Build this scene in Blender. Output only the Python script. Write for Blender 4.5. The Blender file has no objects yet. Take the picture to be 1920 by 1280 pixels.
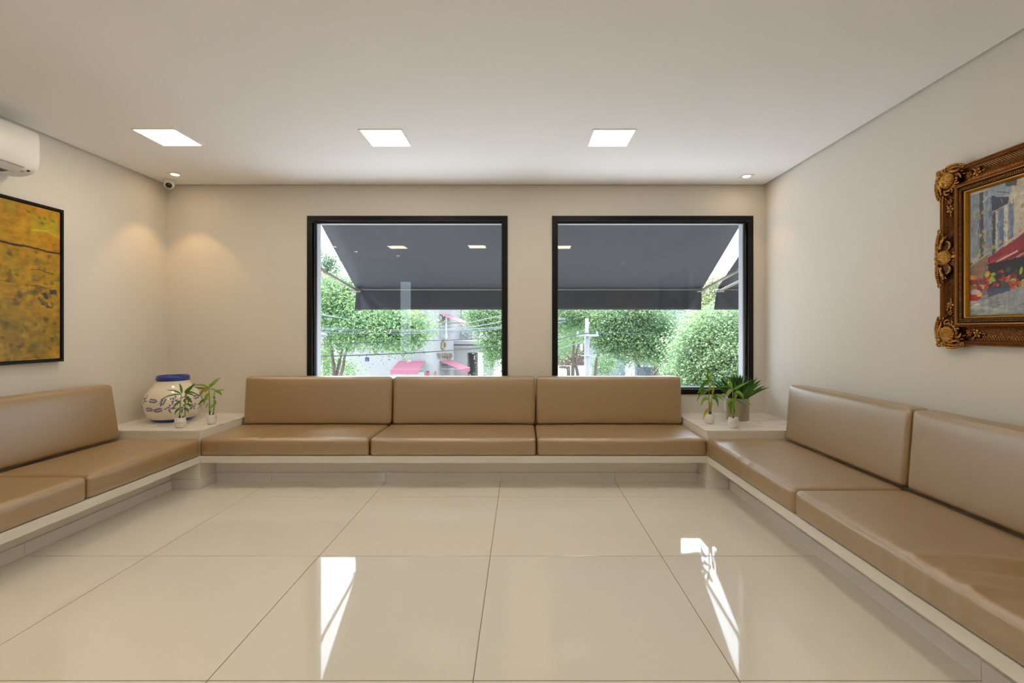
import bpy, bmesh, math, random
import numpy as np
from mathutils import Vector, Matrix, noise

# ------------------------------------------------------------------ camera, world, sun, exposure
scene = bpy.context.scene
F = 900.0                      # focal length in pixels of the 1920x1280 frame
EYE = 1.315
VPX, VPY = 977.0, 620.0        # where the depth lines meet in the photograph
cam_data = bpy.data.cameras.new('camera')
cam_data.sensor_fit = 'HORIZONTAL'
cam_data.sensor_width = 36.0
cam_data.lens = 36.0 * F / 1920.0
cam_data.shift_x = -(VPX - 960.0) / 1920.0
cam_data.shift_y = (VPY - 640.0) / 1920.0
cam_data.clip_start = 0.02
cam_data.clip_end = 300
cam = bpy.data.objects.new('camera', cam_data)
scene.collection.objects.link(cam)
cam.location = (0, 0, EYE)
cam.rotation_euler = (math.radians(90), 0, 0)
scene.camera = cam

world = bpy.data.worlds.new('overcast_sky')
scene.world = world
world.use_nodes = True
wbg = world.node_tree.nodes['Background']
wbg.inputs['Color'].default_value = (0.76, 0.88, 1.0, 1)
wbg.inputs['Strength'].default_value = 4.2

sun_data = bpy.data.lights.new('sun', 'SUN')
sun_data.energy = 7.0
sun_data.angle = math.radians(25)
sun_data.color = (1.0, 0.98, 0.96)
sun = bpy.data.objects.new('sun', sun_data)
scene.collection.objects.link(sun)
sun.rotation_euler = Vector((0.15, -0.5, -1.0)).to_track_quat('-Z', 'Y').to_euler()

scene.view_settings.view_transform = 'Standard'
scene.view_settings.look = 'None'
scene.view_settings.gamma = 1.0
scene.view_settings.use_curve_mapping = False
scene.view_settings.exposure = 0.52
scene.cycles.use_denoising = True
scene.cycles.use_adaptive_sampling = True
scene.cycles.adaptive_threshold = 0.04
scene.cycles.max_bounces = 8
scene.cycles.diffuse_bounces = 5
scene.cycles.glossy_bounces = 5
scene.cycles.transparent_max_bounces = 16
scene.cycles.sample_clamp_indirect = 6.0
scene.cycles.caustics_reflective = True
scene.cycles.blur_glossy = 0.8
scene.cycles.caustics_refractive = False

PANEL_POWER = 19.0
PANEL_COLOR = (1.0, 0.86, 0.65)
SPOT_POWER = 11.0
SPOT_COLOR = (1.0, 0.62, 0.26)

# ------------------------------------------------------------------ room dimensions
XL, XR = -3.586, 2.468
YB, YR = 4.86, -0.85
ZC = 2.79
YOUT = 5.05
GROUND = -3.3
C = scene.collection
random.seed(7)

# ------------------------------------------------------------------ helpers
def lin(r, g, b):
    def f(c):
        c /= 255.0
        return c / 12.92 if c <= 0.04045 else ((c + 0.055) / 1.055) ** 2.4
    return (f(r), f(g), f(b), 1.0)

MATS = {}
def mat(name, col, rough=0.5, metal=0.0, spec=0.5, noise_amt=0.0, noise_scale=8.0, bump=0.0, bump_scale=200.0,
        emit=0.0, emit_col=None, coat=0.0, coat_rough=0.05, coat_ior=1.5, attr=None, trans=0.0, col2=None):
    m = bpy.data.materials.new(name)
    m.use_nodes = True
    nt = m.node_tree
    b = nt.nodes['Principled BSDF']
    c = tuple(col[:3]) + (1.0,)
    b.inputs['Base Color'].default_value = c
    b.inputs['Roughness'].default_value = rough
    b.inputs['Metallic'].default_value = metal
    b.inputs['Specular IOR Level'].default_value = spec
    b.inputs['Coat Weight'].default_value = coat
    b.inputs['Coat Roughness'].default_value = coat_rough
    b.inputs['Coat IOR'].default_value = coat_ior
    if emit:
        b.inputs['Emission Color'].default_value = tuple((emit_col or c)[:3]) + (1.0,)
        b.inputs['Emission Strength'].default_value = emit
    tc = nt.nodes.new('ShaderNodeTexCoord')
    src = None
    if attr:
        a = nt.nodes.new('ShaderNodeAttribute'); a.attribute_name = attr
        src = a.outputs['Color']
    if noise_amt > 0:
        n = nt.nodes.new('ShaderNodeTexNoise')
        n.inputs['Scale'].default_value = noise_scale
        n.inputs['Detail'].default_value = 4
        nt.links.new(tc.outputs['Object'], n.inputs['Vector'])
        mix = nt.nodes.new('ShaderNodeMix'); mix.data_type = 'RGBA'
        lo = tuple(x * (1 - noise_amt) for x in c[:3]) + (1,)
        hi = tuple((col2 or [min(1, x * (1 + noise_amt)) for x in c[:3]])[:3]) + (1,)
        mix.inputs['A'].default_value = lo
        mix.inputs['B'].default_value = hi
        nt.links.new(n.outputs['Fac'], mix.inputs['Factor'])
        src = mix.outputs['Result']
    if src is not None:
        nt.links.new(src, b.inputs['Base Color'])
    if bump > 0:
        n2 = nt.nodes.new('ShaderNodeTexNoise')
        n2.inputs['Scale'].default_value = bump_scale
        n2.inputs['Detail'].default_value = 3
        nt.links.new(tc.outputs['Object'], n2.inputs['Vector'])
        bp = nt.nodes.new('ShaderNodeBump')
        bp.inputs['Strength'].default_value = bump
        bp.inputs['Distance'].default_value = 0.002
        nt.links.new(n2.outputs['Fac'], bp.inputs['Height'])
        nt.links.new(bp.outputs['Normal'], b.inputs['Normal'])
    if trans > 0:
        t = nt.nodes.new('ShaderNodeBsdfTranslucent')
        if src is not None: nt.links.new(src, t.inputs['Color'])
        else: t.inputs['Color'].default_value = c
        ms = nt.nodes.new('ShaderNodeMixShader')
        ms.inputs['Fac'].default_value = trans
        nt.links.new(b.outputs['BSDF'], ms.inputs[1])
        nt.links.new(t.outputs['BSDF'], ms.inputs[2])
        nt.links.new(ms.outputs['Shader'], nt.nodes['Material Output'].inputs['Surface'])
    MATS[name] = m
    return m

class MB:
    """collects vertices and faces of one mesh"""
    def __init__(s):
        s.v = []; s.f = []; s.c = None
    def add(s, verts, faces):
        o = len(s.v)
        s.v += [tuple(p) for p in verts]
        s.f += [tuple(i + o for i in f) for f in faces]
        return s
    def box(s, x0, x1, y0, y1, z0, z1):
        return s.add([(x0,y0,z0),(x1,y0,z0),(x1,y1,z0),(x0,y1,z0),(x0,y0,z1),(x1,y0,z1),(x1,y1,z1),(x0,y1,z1)],
              [(0,3,2,1),(4,5,6,7),(0,1,5,4),(1,2,6,5),(2,3,7,6),(3,0,4,7)])
    def tube(s, pts, radii, n=8, cap=True):
        pts = [Vector(p) for p in pts]
        if not hasattr(radii, '__len__'): radii = [radii] * len(pts)
        vs, fs = [], []
        up = Vector((0, 0, 1))
        prev = None
        for i, p in enumerate(pts):
            t = (pts[min(i + 1, len(pts) - 1)] - pts[max(i - 1, 0)]).normalized()
            if prev is None:
                a = t.cross(up)
                if a.length < 1e-3: a = t.cross(Vector((1, 0, 0)))
            else:
                a = prev - t * prev.dot(t)
                if a.length < 1e-5: a = t.cross(up)
            a.normalize(); prev = a
            b = t.cross(a)
            for k in range(n):
                an = 2 * math.pi * k / n
                vs.append(p + (a * math.cos(an) + b * math.sin(an)) * radii[i])
        for i in range(len(pts) - 1):
            for k in range(n):
                k2 = (k + 1) % n
                fs.append((i*n+k, i*n+k2, (i+1)*n+k2, (i+1)*n+k))
        if cap:
            fs.append(tuple(reversed(range(n))))
            fs.append(tuple((len(pts)-1)*n + k for k in range(n)))
        return s.add(vs, fs)
    def lathe(s, prof, n=32, cx=0, cy=0):
        vs, fs = [], []
        for (r, z) in prof:
            for k in range(n):
                an = 2 * math.pi * k / n
                vs.append((cx + r * math.cos(an), cy + r * math.sin(an), z))
        for i in range(len(prof) - 1):
            for k in range(n):
                k2 = (k + 1) % n
                fs.append((i*n+k, i*n+k2, (i+1)*n+k2, (i+1)*n+k))
        return s.add(vs, fs)
    def ellipsoid(s, c, ax, n=8, m=5):
        """ax: three axis vectors"""
        c = Vector(c); A = [Vector(a) for a in ax]
        vs, fs = [], []
        vs.append(c - A[2])
        for i in range(1, m):
            ph = -math.pi/2 + math.pi * i / m
            for k in range(n):
                th = 2 * math.pi * k / n
                vs.append(c + A[0]*math.cos(ph)*math.cos(th) + A[1]*math.cos(ph)*math.sin(th) + A[2]*math.sin(ph))
        vs.append(c + A[2])
        for k in range(n):
            fs.append((0, 1 + (k+1) % n, 1 + k))
        for i in range(m - 2):
            for k in range(n):
                k2 = (k+1) % n
                fs.append((1+i*n+k, 1+i*n+k2, 1+(i+1)*n+k2, 1+(i+1)*n+k))
        L = len(vs) - 1
        for k in range(n):
            fs.append((1+(m-2)*n+k, 1+(m-2)*n+(k+1) % n, L))
        return s.add(vs, fs)
    def mesh(s, name, smooth=False, recalc=False):
        me = bpy.data.meshes.new(name)
        me.from_pydata(s.v, [], s.f)
        if recalc:
            bm = bmesh.new(); bm.from_mesh(me)
            bmesh.ops.recalc_face_normals(bm, faces=bm.faces)
            bm.to_mesh(me); bm.free()
        if smooth:
            me.polygons.foreach_set('use_smooth', [True] * len(me.polygons))
        me.update()
        return me
    def build(s, name, m, parent=None, smooth=False, bevel=0.0, recalc=False, loc=None):
        me = s.mesh(name, smooth, recalc)
        if bevel > 0:
            bm = bmesh.new(); bm.from_mesh(me)
            bmesh.ops.bevel(bm, geom=[e for e in bm.edges if len(e.link_faces) == 2 and e.calc_face_angle(0) > 0.5],
                            offset=bevel, segments=2, affect='EDGES', profile=0.5)
            bm.to_mesh(me); bm.free()
        return link(name, me, m, parent, loc)

def link(name, me, m, parent=None, loc=None):
    o = bpy.data.objects.new(name, me)
    if m is not None and len(me.materials) == 0: me.materials.append(m)
    C.objects.link(o)
    if parent is not None: o.parent = parent
    if loc is not None: o.location = loc
    return o

def empty(name, loc=(0, 0, 0)):
    o = bpy.data.objects.new(name, None)
    o.empty_display_size = 0.05
    C.objects.link(o); o.location = loc
    return o

def tag(o, label, cat=None, group=None, kind=None):
    if label: o['label'] = label
    if cat: o['category'] = cat
    if group: o['group'] = group
    if kind: o['kind'] = kind
    return o

def struct(o, label=None):
    o['kind'] = 'structure'
    if label: o['label'] = label
    return o

def P(px, py, d):
    """point that the photograph shows at pixel (px, py), at depth d"""
    return Vector(((px - VPX) * d / F, d, EYE - (py - VPY) * d / F))

def smooth_by_angle(me, ang=0.6):
    me.polygons.foreach_set('use_smooth', [True] * len(me.polygons))
    try:
        me.set_sharp_from_angle(angle=ang)
    except Exception:
        pass

def color_attr(me, cols):
    a = me.color_attributes.new('Col', 'FLOAT_COLOR', 'POINT')
    a.data.foreach_set('color', np.asarray(cols, dtype=np.float32).ravel())

# ------------------------------------------------------------------ materials
wall_m = mat('wall_paint', (0.75, 0.712, 0.65), 0.75, bump=0.08, bump_scale=250, noise_amt=0.01, noise_scale=3)
ceil_m = mat('ceiling_paint', (0.90, 0.895, 0.89), 0.8)
grout_m = mat('grout', (0.24, 0.16, 0.09), 0.8)
tile_m = mat('polished_porcelain', (0.80, 0.76, 0.695), 0.035, spec=0.75, noise_amt=0.012, noise_scale=1.5)
skirt_m = mat('skirting_porcelain', (0.83, 0.81, 0.79), 0.12, noise_amt=0.03, noise_scale=5)
bench_m = mat('bench_paint', (0.83, 0.79, 0.72), 0.45, bump=0.1, bump_scale=40)
ext_m = mat('exterior_render', (0.42, 0.405, 0.415), 0.8, bump=0.2, bump_scale=80)
black_m = mat('black_aluminium', (0.009, 0.008, 0.009), 0.42, spec=0.2)
gasket_m = mat('black_gasket', (0.006, 0.006, 0.007), 0.6)
leather_m = mat('tan_leather', (0.318, 0.192, 0.060), 0.44, spec=0.9, coat=1.0, coat_rough=0.42, coat_ior=2.0, noise_amt=0.05, noise_scale=4, bump=0.25, bump_scale=420)
white_m = mat('white_plastic', (0.80, 0.79, 0.77), 0.35)
dark_m = mat('dark_plastic', (0.02, 0.02, 0.02), 0.25)
grey_m = mat('grey_print', (0.3, 0.3, 0.3), 0.5)

def marble_material():
    m = mat('veined_marble', (0.86, 0.83, 0.78), 0.10, spec=0.5)
    nt = m.node_tree
    tc = nt.nodes.new('ShaderNodeTexCoord')
    mp = nt.nodes.new('ShaderNodeMapping'); mp.inputs['Rotation'].default_value = (0, 0, 0.6)
    mp.inputs['Scale'].default_value = (1, 2.6, 1)
    n = nt.nodes.new('ShaderNodeTexNoise'); n.inputs['Scale'].default_value = 1.3; n.inputs['Detail'].default_value = 6
    n.inputs['Distortion'].default_value = 0.7
    r = nt.nodes.new('ShaderNodeValToRGB')
    e = r.color_ramp.elements
    e[0].position = 0.46; e[0].color = (0.86, 0.83, 0.78, 1)
    e[1].position = 0.54; e[1].color = (0.86, 0.83, 0.78, 1)
    k = r.color_ramp.elements.new(0.5); k.color = (0.70, 0.655, 0.595, 1)
    nt.links.new(tc.outputs['Object'], mp.inputs['Vector'])
    nt.links.new(mp.outputs['Vector'], n.inputs['Vector'])
    nt.links.new(n.outputs['Fac'], r.inputs['Fac'])
    nt.links.new(r.outputs['Color'], nt.nodes['Principled BSDF'].inputs['Base Color'])
    return m
marble_m = marble_material()

def glass_material(name='window_glass', ior=1.47):
    m = bpy.data.materials.new(name); m.use_nodes = True
    nt = m.node_tree; nt.nodes.clear()
    out = nt.nodes.new('ShaderNodeOutputMaterial')
    tr = nt.nodes.new('ShaderNodeBsdfTransparent'); tr.inputs['Color'].default_value = (0.97, 0.98, 0.98, 1)
    gl = nt.nodes.new('ShaderNodeBsdfGlossy'); gl.inputs['Roughness'].default_value = 0.0
    gl.inputs['Color'].default_value = (1, 1, 1, 1)
    fr = nt.nodes.new('ShaderNodeFresnel'); fr.inputs['IOR'].default_value = ior
    mx = nt.nodes.new('ShaderNodeMixShader')
    nt.links.new(fr.outputs['Fac'], mx.inputs['Fac'])
    nt.links.new(tr.outputs['BSDF'], mx.inputs[1])
    nt.links.new(gl.outputs['BSDF'], mx.inputs[2])
    nt.links.new(mx.outputs['Shader'], out.inputs['Surface'])
    return m
glass_m = glass_material()
panel_light_m = mat('panel_diffuser_lit', (0.9, 0.9, 0.9), 0.5, emit=PANEL_POWER, emit_col=PANEL_COLOR)
lamp_light_m = mat('downlight_bulb_lit', (0.9, 0.9, 0.9), 0.5, emit=45.0, emit_col=(1.0, 0.74, 0.42))

# ------------------------------------------------------------------ floor of single tiles
fl = struct(MB().box(XL - 0.1, XR + 0.1, YR - 0.1, YB + 0.1, -0.2, -0.0012).build('floor', grout_m),
            'cream polished porcelain tile floor with thin brown joints')
xe = [-3.18 + k for k in range(-1, 7)]
ye = [4.805 - k for k in range(-1, 7)]
J = 0.0019
for i in range(len(xe) - 1):
    for j in range(len(ye) - 1):
        x0, x1 = max(xe[i] + J, XL), min(xe[i+1] - J, XR)
        y0, y1 = max(ye[j+1] + J, YR), min(ye[j] - J, YB)
        if x1 - x0 < 0.02 or y1 - y0 < 0.02: continue
        MB().box(x0, x1, y0, y1, -0.010, 0.0).build('tile', tile_m, fl, bevel=0.0008)

# ------------------------------------------------------------------ walls, ceiling
W1 = (-2.112, -0.188, 0.725, 2.425)      # clear openings x0, x1, z0, z1
W2 = (0.366, 2.296, 0.725, 2.425)
wb = MB()
def wall_with_holes(mb, x0, x1, y0, y1, z0, z1, holes):
    zs = sorted({z0, z1, *[h[2] for h in holes], *[h[3] for h in holes]})
    for a, b in zip(zs[:-1], zs[1:]):
        xs = [(h[0], h[1]) for h in holes if h[2] <= a and h[3] >= b]
        xs.sort(); cur = x0
        for (p, q) in xs:
            mb.box(cur, p, y0, y1, a, b); cur = q
        mb.box(cur, x1, y0, y1, a, b)
wall_with_holes(wb, XL - 0.15, XR + 0.15, YB, YB + 0.09, 0, 2.95, [W1, W2])
struct(wb.build('wall_back', wall_m), 'beige painted wall with two square windows')
we = MB()
R1 = (W1[0] + 0.008, W1[1] - 0.008, W1[2] + 0.01, W1[3] + 0.004)
R2 = (W2[0] + 0.008, W2[1] - 0.008, W2[2] + 0.01, W2[3] + 0.004)
wall_with_holes(we, -6.0, 7.5, YB + 0.09, YOUT, GROUND, 3.4, [R1, R2])
struct(we.build('wall_outside', ext_m), 'grey rendered outer face of the window wall')
struct(MB().box(XL - 0.15, XL, YR - 0.12, YB + 0.0, 0, 2.95).build('wall_left', wall_m), 'beige painted side wall behind the yellow painting')
struct(MB().box(XR, XR + 0.15, YR - 0.12, YB + 0.0, 0, 2.95).build('wall_right', wall_m), 'pale painted side wall behind the gilt framed painting')
DOORX = (0.45, 1.56)
wr = MB()
wall_with_holes(wr, -2.15, XR, YR - 0.12, YR, 0, 2.95, [(-1.9, 0.2, 0.0, 2.05), (DOORX[0], DOORX[1], 0.0, 2.38)])  # wide low opening is added, unseen, to let fill light in from behind
struct(wr.build('wall_rear', wall_m), 'painted wall behind the viewer with a doorway and an added opening for fill light')
wood_m = mat('dark_wood', (0.075, 0.045, 0.030), 0.45, noise_amt=0.3, noise_scale=6)
SLY = 0.02
ws = MB()
wall_with_holes(ws, XL, -2.05, SLY - 0.12, SLY, 0, 2.95, [(-2.50, -2.26, 0.9, 2.33)])
ws.box(-2.15, -2.05, YR - 0.12, SLY - 0.12, 0, 2.95)
sw = struct(ws.build('wall_slatted', wood_m), 'dark wood slatted partition beside the viewer')
for k in range(27):
    x = XL + 0.03 + k * 0.057
    for (za, zb) in (((0.0, 0.9), (2.33, 2.785)) if -2.54 < x < -2.22 else ((0.0, 2.785),)):
        MB().box(x, x + 0.034, SLY, SLY + 0.018, za, zb).build('slat', wood_m, sw)
GAP = 0.018
cb = MB()
cb.box(XL + GAP, XR - GAP, YR, YB - GAP, ZC, ZC + 0.035)
cb.box(XL - 0.15, XR + 0.15, YR - 0.12, YB + 0.09, 2.95, 3.05)
struct(cb.build('ceiling', ceil_m), 'smooth white plasterboard ceiling with a thin shadow gap')
# the next room seen through the rear doorway
nr = MB()
nr.box(-2.2, 2.6, -5.1, -5.0, 0, 2.9); nr.box(-2.3, -2.2, -5.0, YR - 0.12, 0, 2.9); nr.box(2.5, 2.6, -5.0, YR - 0.12, 0, 2.9)
struct(nr.build('wall_next_room', wall_m), 'painted walls of the next room beyond the doorway')
struct(MB().box(-2.3, 2.6, -5.1, YR - 0.12, 2.79, 2.9).build('ceiling_next_room', ceil_m), 'ceiling of the next room beyond the doorway')
struct(MB().box(-2.3, 2.6, -5.1, YR - 0.1, -0.2, 0.0).build('floor_next_room', tile_m), 'polished floor of the next room beyond the doorway')

# ------------------------------------------------------------------ windows
def window(name, w, label):
    x0, x1, z0, z1 = w
    root = empty(name, ((x0 + x1) / 2, YB, z0)); struct(root, label)
    bx, by, bz = root.location
    def part(nm, m, boxes, bevel=0.002):
        mb = MB()
        for b in boxes: mb.box(b[0]-bx, b[1]-bx, b[2]-by, b[3]-by, b[4]-bz, b[5]-bz)
        return mb.build(nm, m, root, bevel=bevel)
    T = 0.052
    ya, yb = YB - 0.012, YB + 0.045
    part('head_casing', black_m, [(x0 - T, x1 + T, ya, yb, z1, z1 + T)])
    part('sill_casing', black_m, [(x0 - T, x1 + T, ya, yb, z0 - T, z0)])
    part('side_casing', black_m, [(x0 - T, x0, ya, yb, z0, z1)])
    part('side_casing', black_m, [(x1, x1 + T, ya, yb, z0, z1)])
    B = 0.011
    yc, yd = YB + 0.046, YB + 0.088
    part('glazing_bead', gasket_m, [(x0, x1, yc, yd, z1 - B, z1), (x0, x1, yc, yd, z0, z0 + B),
                                    (x0, x0 + B, yc, yd, z0 + B, z1 - B), (x1 - B, x1, yc, yd, z0 + B, z1 - B)], 0.001)
    mb = MB()
    yg = YB + 0.070
    mb.add([(x0+0.003-bx, yg-by, z0+0.003-bz), (x1-0.003-bx, yg-by, z0+0.003-bz), (x1-0.003-bx, yg-by, z1-0.003-bz), (x0+0.003-bx, yg-by, z1-0.003-bz)], [(0, 1, 2, 3)])
    mb.build('glass_pane', glass_m, root)
    return root
window('window_1', W1, 'square black framed window on the side of the blue and white vase')
window('window_2', W2, 'square black framed window above the spiky potted plant')
# small rear window
rw = empty('window_3', (-2.38, SLY, 0.9)); struct(rw, 'narrow window in the slatted partition')
MB().box(-0.12, 0.12, -0.07, -0.06, 0.0, 1.43).build('glass_pane', glass_m, rw)

# ------------------------------------------------------------------ ceiling lamps
def panel(x, y, label, z=ZC, group='square ceiling light panels'):
    t = empty('ceiling_light_panel', (x, y, z))
    tag(t, label, 'ceiling light', group)
    h, o = 0.150, 0.163
    mb = MB()
    for (a, b, c, d) in ((-o, o, h, o), (-o, o, -o, -h), (-o, -h, -h, h), (h, o, -h, h)):
        mb.box(a, b, c, d, -0.004, 0.0)
    mb.build('frame', ceil_m, t)
    MB().box(-h, h, -h, h, -0.0025, 0.0).build('diffuser', panel_light_m, t)
    return t
panel(-2.69, 3.665, 'lit square ceiling panel nearest the dome camera')
panel(-1.032, 3.675, 'lit square ceiling panel in front of the vase side window')
panel(0.688, 3.675, 'lit square ceiling panel in front of the plant side window')
panel(-2.18, 1.40, 'lit square ceiling panel overhead, mirrored small at the window edge')
panel(-0.77, 1.45, 'lit square ceiling panel overhead, mirrored in the middle of the awning')
panel(0.72, 1.40, 'lit square ceiling panel overhead, mirrored in the plant side window')
panel(0.9, -2.2, 'lit square panel in the ceiling of the next room, by its doorway')
panel(-0.9, -2.2, 'unseen fill light panel added in the next room, behind the wide opening')  # added panel, out of view, for frontal fill through the wide opening
panel(-0.9, -3.9, 'unseen fill light panel added in the next room, farthest behind the viewer')  # second unseen panel added for the same frontal fill
panel(1.0, -3.9, 'lit square panel in the ceiling of the next room, at its far end')

def downlight(x, y, label, power=SPOT_POWER):
    t = empty('recessed_downlight', (x, y, ZC))
    tag(t, label, 'downlight', 'recessed downlights')
    mb = MB(); mb.lathe([(0.034, -0.001), (0.036, -0.005)], 24)
    n = 24
    # square trim plate with a round opening
    vs = []; fs = []
    for k in range(n):
        a = 2 * math.pi * k / n
        c, s = math.cos(a), math.sin(a)
        q = 0.052 / max(abs(c), abs(s))
        vs += [(0.036 * c, 0.036 * s, -0.005), (q * c, q * s, -0.005), (q * c, q * s, 0.0)]
    for k in range(n):
        k2 = (k + 1) % n
        fs += [(k*3, k2*3, k2*3+1, k*3+1), (k*3+1, k2*3+1, k2*3+2, k*3+2)]
    mb.add(vs, fs)
    mb.build('trim_plate', white_m, t, recalc=True)
    b = MB(); b.lathe([(0.0005, -0.004), (0.018, -0.0038), (0.034, -0.001)], 24)
    b.build('bulb', lamp_light_m, t, recalc=True)
    ld = bpy.data.lights.new('downlight_beam', 'SPOT')
    ld.energy = power; ld.color = SPOT_COLOR
    ld.spot_size = math.radians(76); ld.spot_blend = 0.35; ld.shadow_soft_size = 0.03
    lo = bpy.data.objects.new('downlight_beam', ld)
    C.objects.link(lo); lo.parent = t; lo.location = (0, 0, -0.012)
    return t
downlight(-3.262, 4.525, 'small warm downlight in the ceiling beside the dome camera')
downlight(2.15, 4.575, 'small warm downlight in the ceiling above the spiky potted plant', 5)
downlight(-3.27, 1.44, 'small warm downlight over the near end of the yellow painting', 8)
downlight(-3.07, 0.93, 'small warm downlight between the yellow painting and the slatted partition', 8)
downlight(-2.42, 0.42, 'small warm downlight near the viewer, mirrored under the square panel', 8)
downlight(2.20, -0.45, 'small warm downlight by the rear wall, mirrored alone in the plant side window', 8)

# ------------------------------------------------------------------ built-in benches and corner tables
SLAB0, SLAB1 = 0.213, 0.272
TBL = 0.484
LX, RX, BY = -2.680, 1.553, 4.003      # front edges of the three benches
BEND = 1.15                            # near end of the side benches
def bx_part(root, nm, m, b, bevel=0.003):
    l = root.location
    return MB().box(b[0]-l.x, b[1]-l.x, b[2]-l.y, b[3]-l.y, b[4]-l.z, b[5]-l.z).build(nm, m, root, bevel=bevel)
bb = empty('built_in_bench', (-0.56, 4.43, 0)); tag(bb, 'long cream built-in bench below the two windows', 'bench', 'built-in benches')
bx_part(bb, 'seat_slab', bench_m, (LX, RX, BY, YB - 0.002, SLAB0, SLAB1))
bx_part(bb, 'base', bench_m, (LX, RX, 4.211, YB - 0.002, 0.0, SLAB0))
cuts = [LX, -2.18, -1.18, -0.18, 0.82, RX]
for a, b in zip(cuts[:-1], cuts[1:]):
    bx_part(bb, 'skirting_tile', skirt_m, (a + 0.001, b - 0.001, 4.197, 4.2105, 0, 0.075), 0.0012)
lb = empty('built_in_bench', (-3.1, 2.6, 0)); tag(lb, 'cream built-in bench below the yellow painting', 'bench', 'built-in benches')
bx_part(lb, 'seat_slab', bench_m, (XL + 0.002, LX, BEND, BY, SLAB0, SLAB1))
bx_part(lb, 'base', bench_m, (XL + 0.002, -2.915, BEND + 0.05, BY, 0, SLAB0))
cuts = [BY - 0.013, 3.805, 2.805, 1.805, BEND + 0.05]
for a, b in zip(cuts[:-1], cuts[1:]):
    bx_part(lb, 'skirting_tile', skirt_m, (-2.9145, -2.900, b + 0.001, a - 0.001, 0, 0.075), 0.0012)
rb = empty('built_in_bench', (2.0, 2.6, 0)); tag(rb, 'cream built-in bench below the gilt framed painting', 'bench', 'built-in benches')
bx_part(rb, 'seat_slab', bench_m, (RX, XR - 0.002, BEND, BY, SLAB0, SLAB1))
bx_part(rb, 'base', bench_m, (1.745, XR - 0.002, BEND + 0.05, BY, 0, SLAB0))
for a, b in zip(cuts[:-1], cuts[1:]):
    bx_part(rb, 'skirting_tile', skirt_m, (1.730, 1.7445, b + 0.001, a - 0.001, 0, 0.075), 0.0012)

def corner_table(x0, x1, face_x, inner, label):
    t = empty('corner_table', ((x0 + x1) / 2, (BY + YB) / 2, 0)); tag(t, label, 'table', 'corner tables')
    bx_part(t, 'body', bench_m, (x0, x1, BY, YB, 0, TBL - 0.018), 0.002)
    bx_part(t, 'marble_top', marble_m, (x0 - (0.002 if x0 > 0 else 0), x1 + (0.002 if x0 < 0 else 0), BY - 0.002, YB, TBL - 0.018, TBL), 0.0015)
    if inner > 0:   # skirting around the exposed column corner, room side is +x
        bx_part(t, 'skirting_tile', skirt_m, (face_x, face_x + 0.013, BY - 0.013, 4.196, 0, 0.077), 0.0012)
        bx_part(t, 'skirting_tile', skirt_m, (-2.899, face_x - 0.001, BY - 0.013, BY, 0, 0.077), 0.0012)
    else:
        bx_part(t, 'skirting_tile', skirt_m, (face_x - 0.013, face_x, BY - 0.013, 4.196, 0, 0.077), 0.0012)
        bx_part(t, 'skirting_tile', skirt_m, (face_x + 0.001, 1.729, BY - 0.013, BY, 0, 0.077), 0.0012)
    return t
corner_table(XL, LX, LX, 1, 'marble topped corner table carrying the blue and white vase')
corner_table(RX, XR, RX, -1, 'marble topped corner table carrying the spiky plant in a taupe pot')

# ------------------------------------------------------------------ cushions
def axis_coords(h, r, step):
    inner = h - r
    a = [-h, -h + r * 0.12, -h + r * 0.3, -h + r * 0.6]
    n = max(2, int(round(2 * inner / step)))
    mid = [-inner + 2 * inner * i / n for i in range(n + 1)]
    return a + mid + [-x for x in reversed(a)]
def rounded_box(L, D, H, r, step=0.035, deform=None):
    """a soft upholstered block centred on the origin; deform(p, u, v, w) moves each point"""
    hx, hy, hz = L / 2, D / 2, H / 2
    X, Y, Z = axis_coords(hx, r, step), axis_coords(hy, r, step), axis_coords(hz, r, step)
    idx, vs, fs = {}, [], []
    nx, ny, nz = len(X) - 1, len(Y) - 1, len(Z) - 1
    def vid(i, j, k):
        key = (i, j, k)
        if key not in idx:
            p = Vector((X[i], Y[j], Z[k]))
            q = Vector((max(-hx + r, min(hx - r, p.x)), max(-hy + r, min(hy - r, p.y)), max(-hz + r, min(hz - r, p.z))))
            d = p - q
            if d.length > 1e-9: p = q + d.normalized() * r
            u, v, w = X[i] / hx, Y[j] / hy, Z[k] / hz
            if deform: p = deform(p, u, v, w)
            idx[key] = len(vs); vs.append(p)
        return idx[key]
    for i in range(nx):
        for j in range(ny):
            fs.append((vid(i,j,0), vid(i,j+1,0), vid(i+1,j+1,0), vid(i+1,j,0)))
            fs.append((vid(i,j,nz), vid(i+1,j,nz), vid(i+1,j+1,nz), vid(i,j+1,nz)))
    for i in range(nx):
        for k in range(nz):
            fs.append((vid(i,0,k), vid(i+1,0,k), vid(i+1,0,k+1), vid(i,0,k+1)))
            fs.append((vid(i,ny,k), vid(i,ny,k+1), vid(i+1,ny,k+1), vid(i+1,ny,k)))
    for j in range(ny):
        for k in range(nz):
            fs.append((vid(0,j,k), vid(0,j,k+1), vid(0,j+1,k+1), vid(0,j+1,k)))
            fs.append((vid(nx,j,k), vid(nx,j+1,k), vid(nx,j+1,k+1), vid(nx,j,k+1)))
    mb = MB(); mb.add(vs, fs)
    return mb

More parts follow.
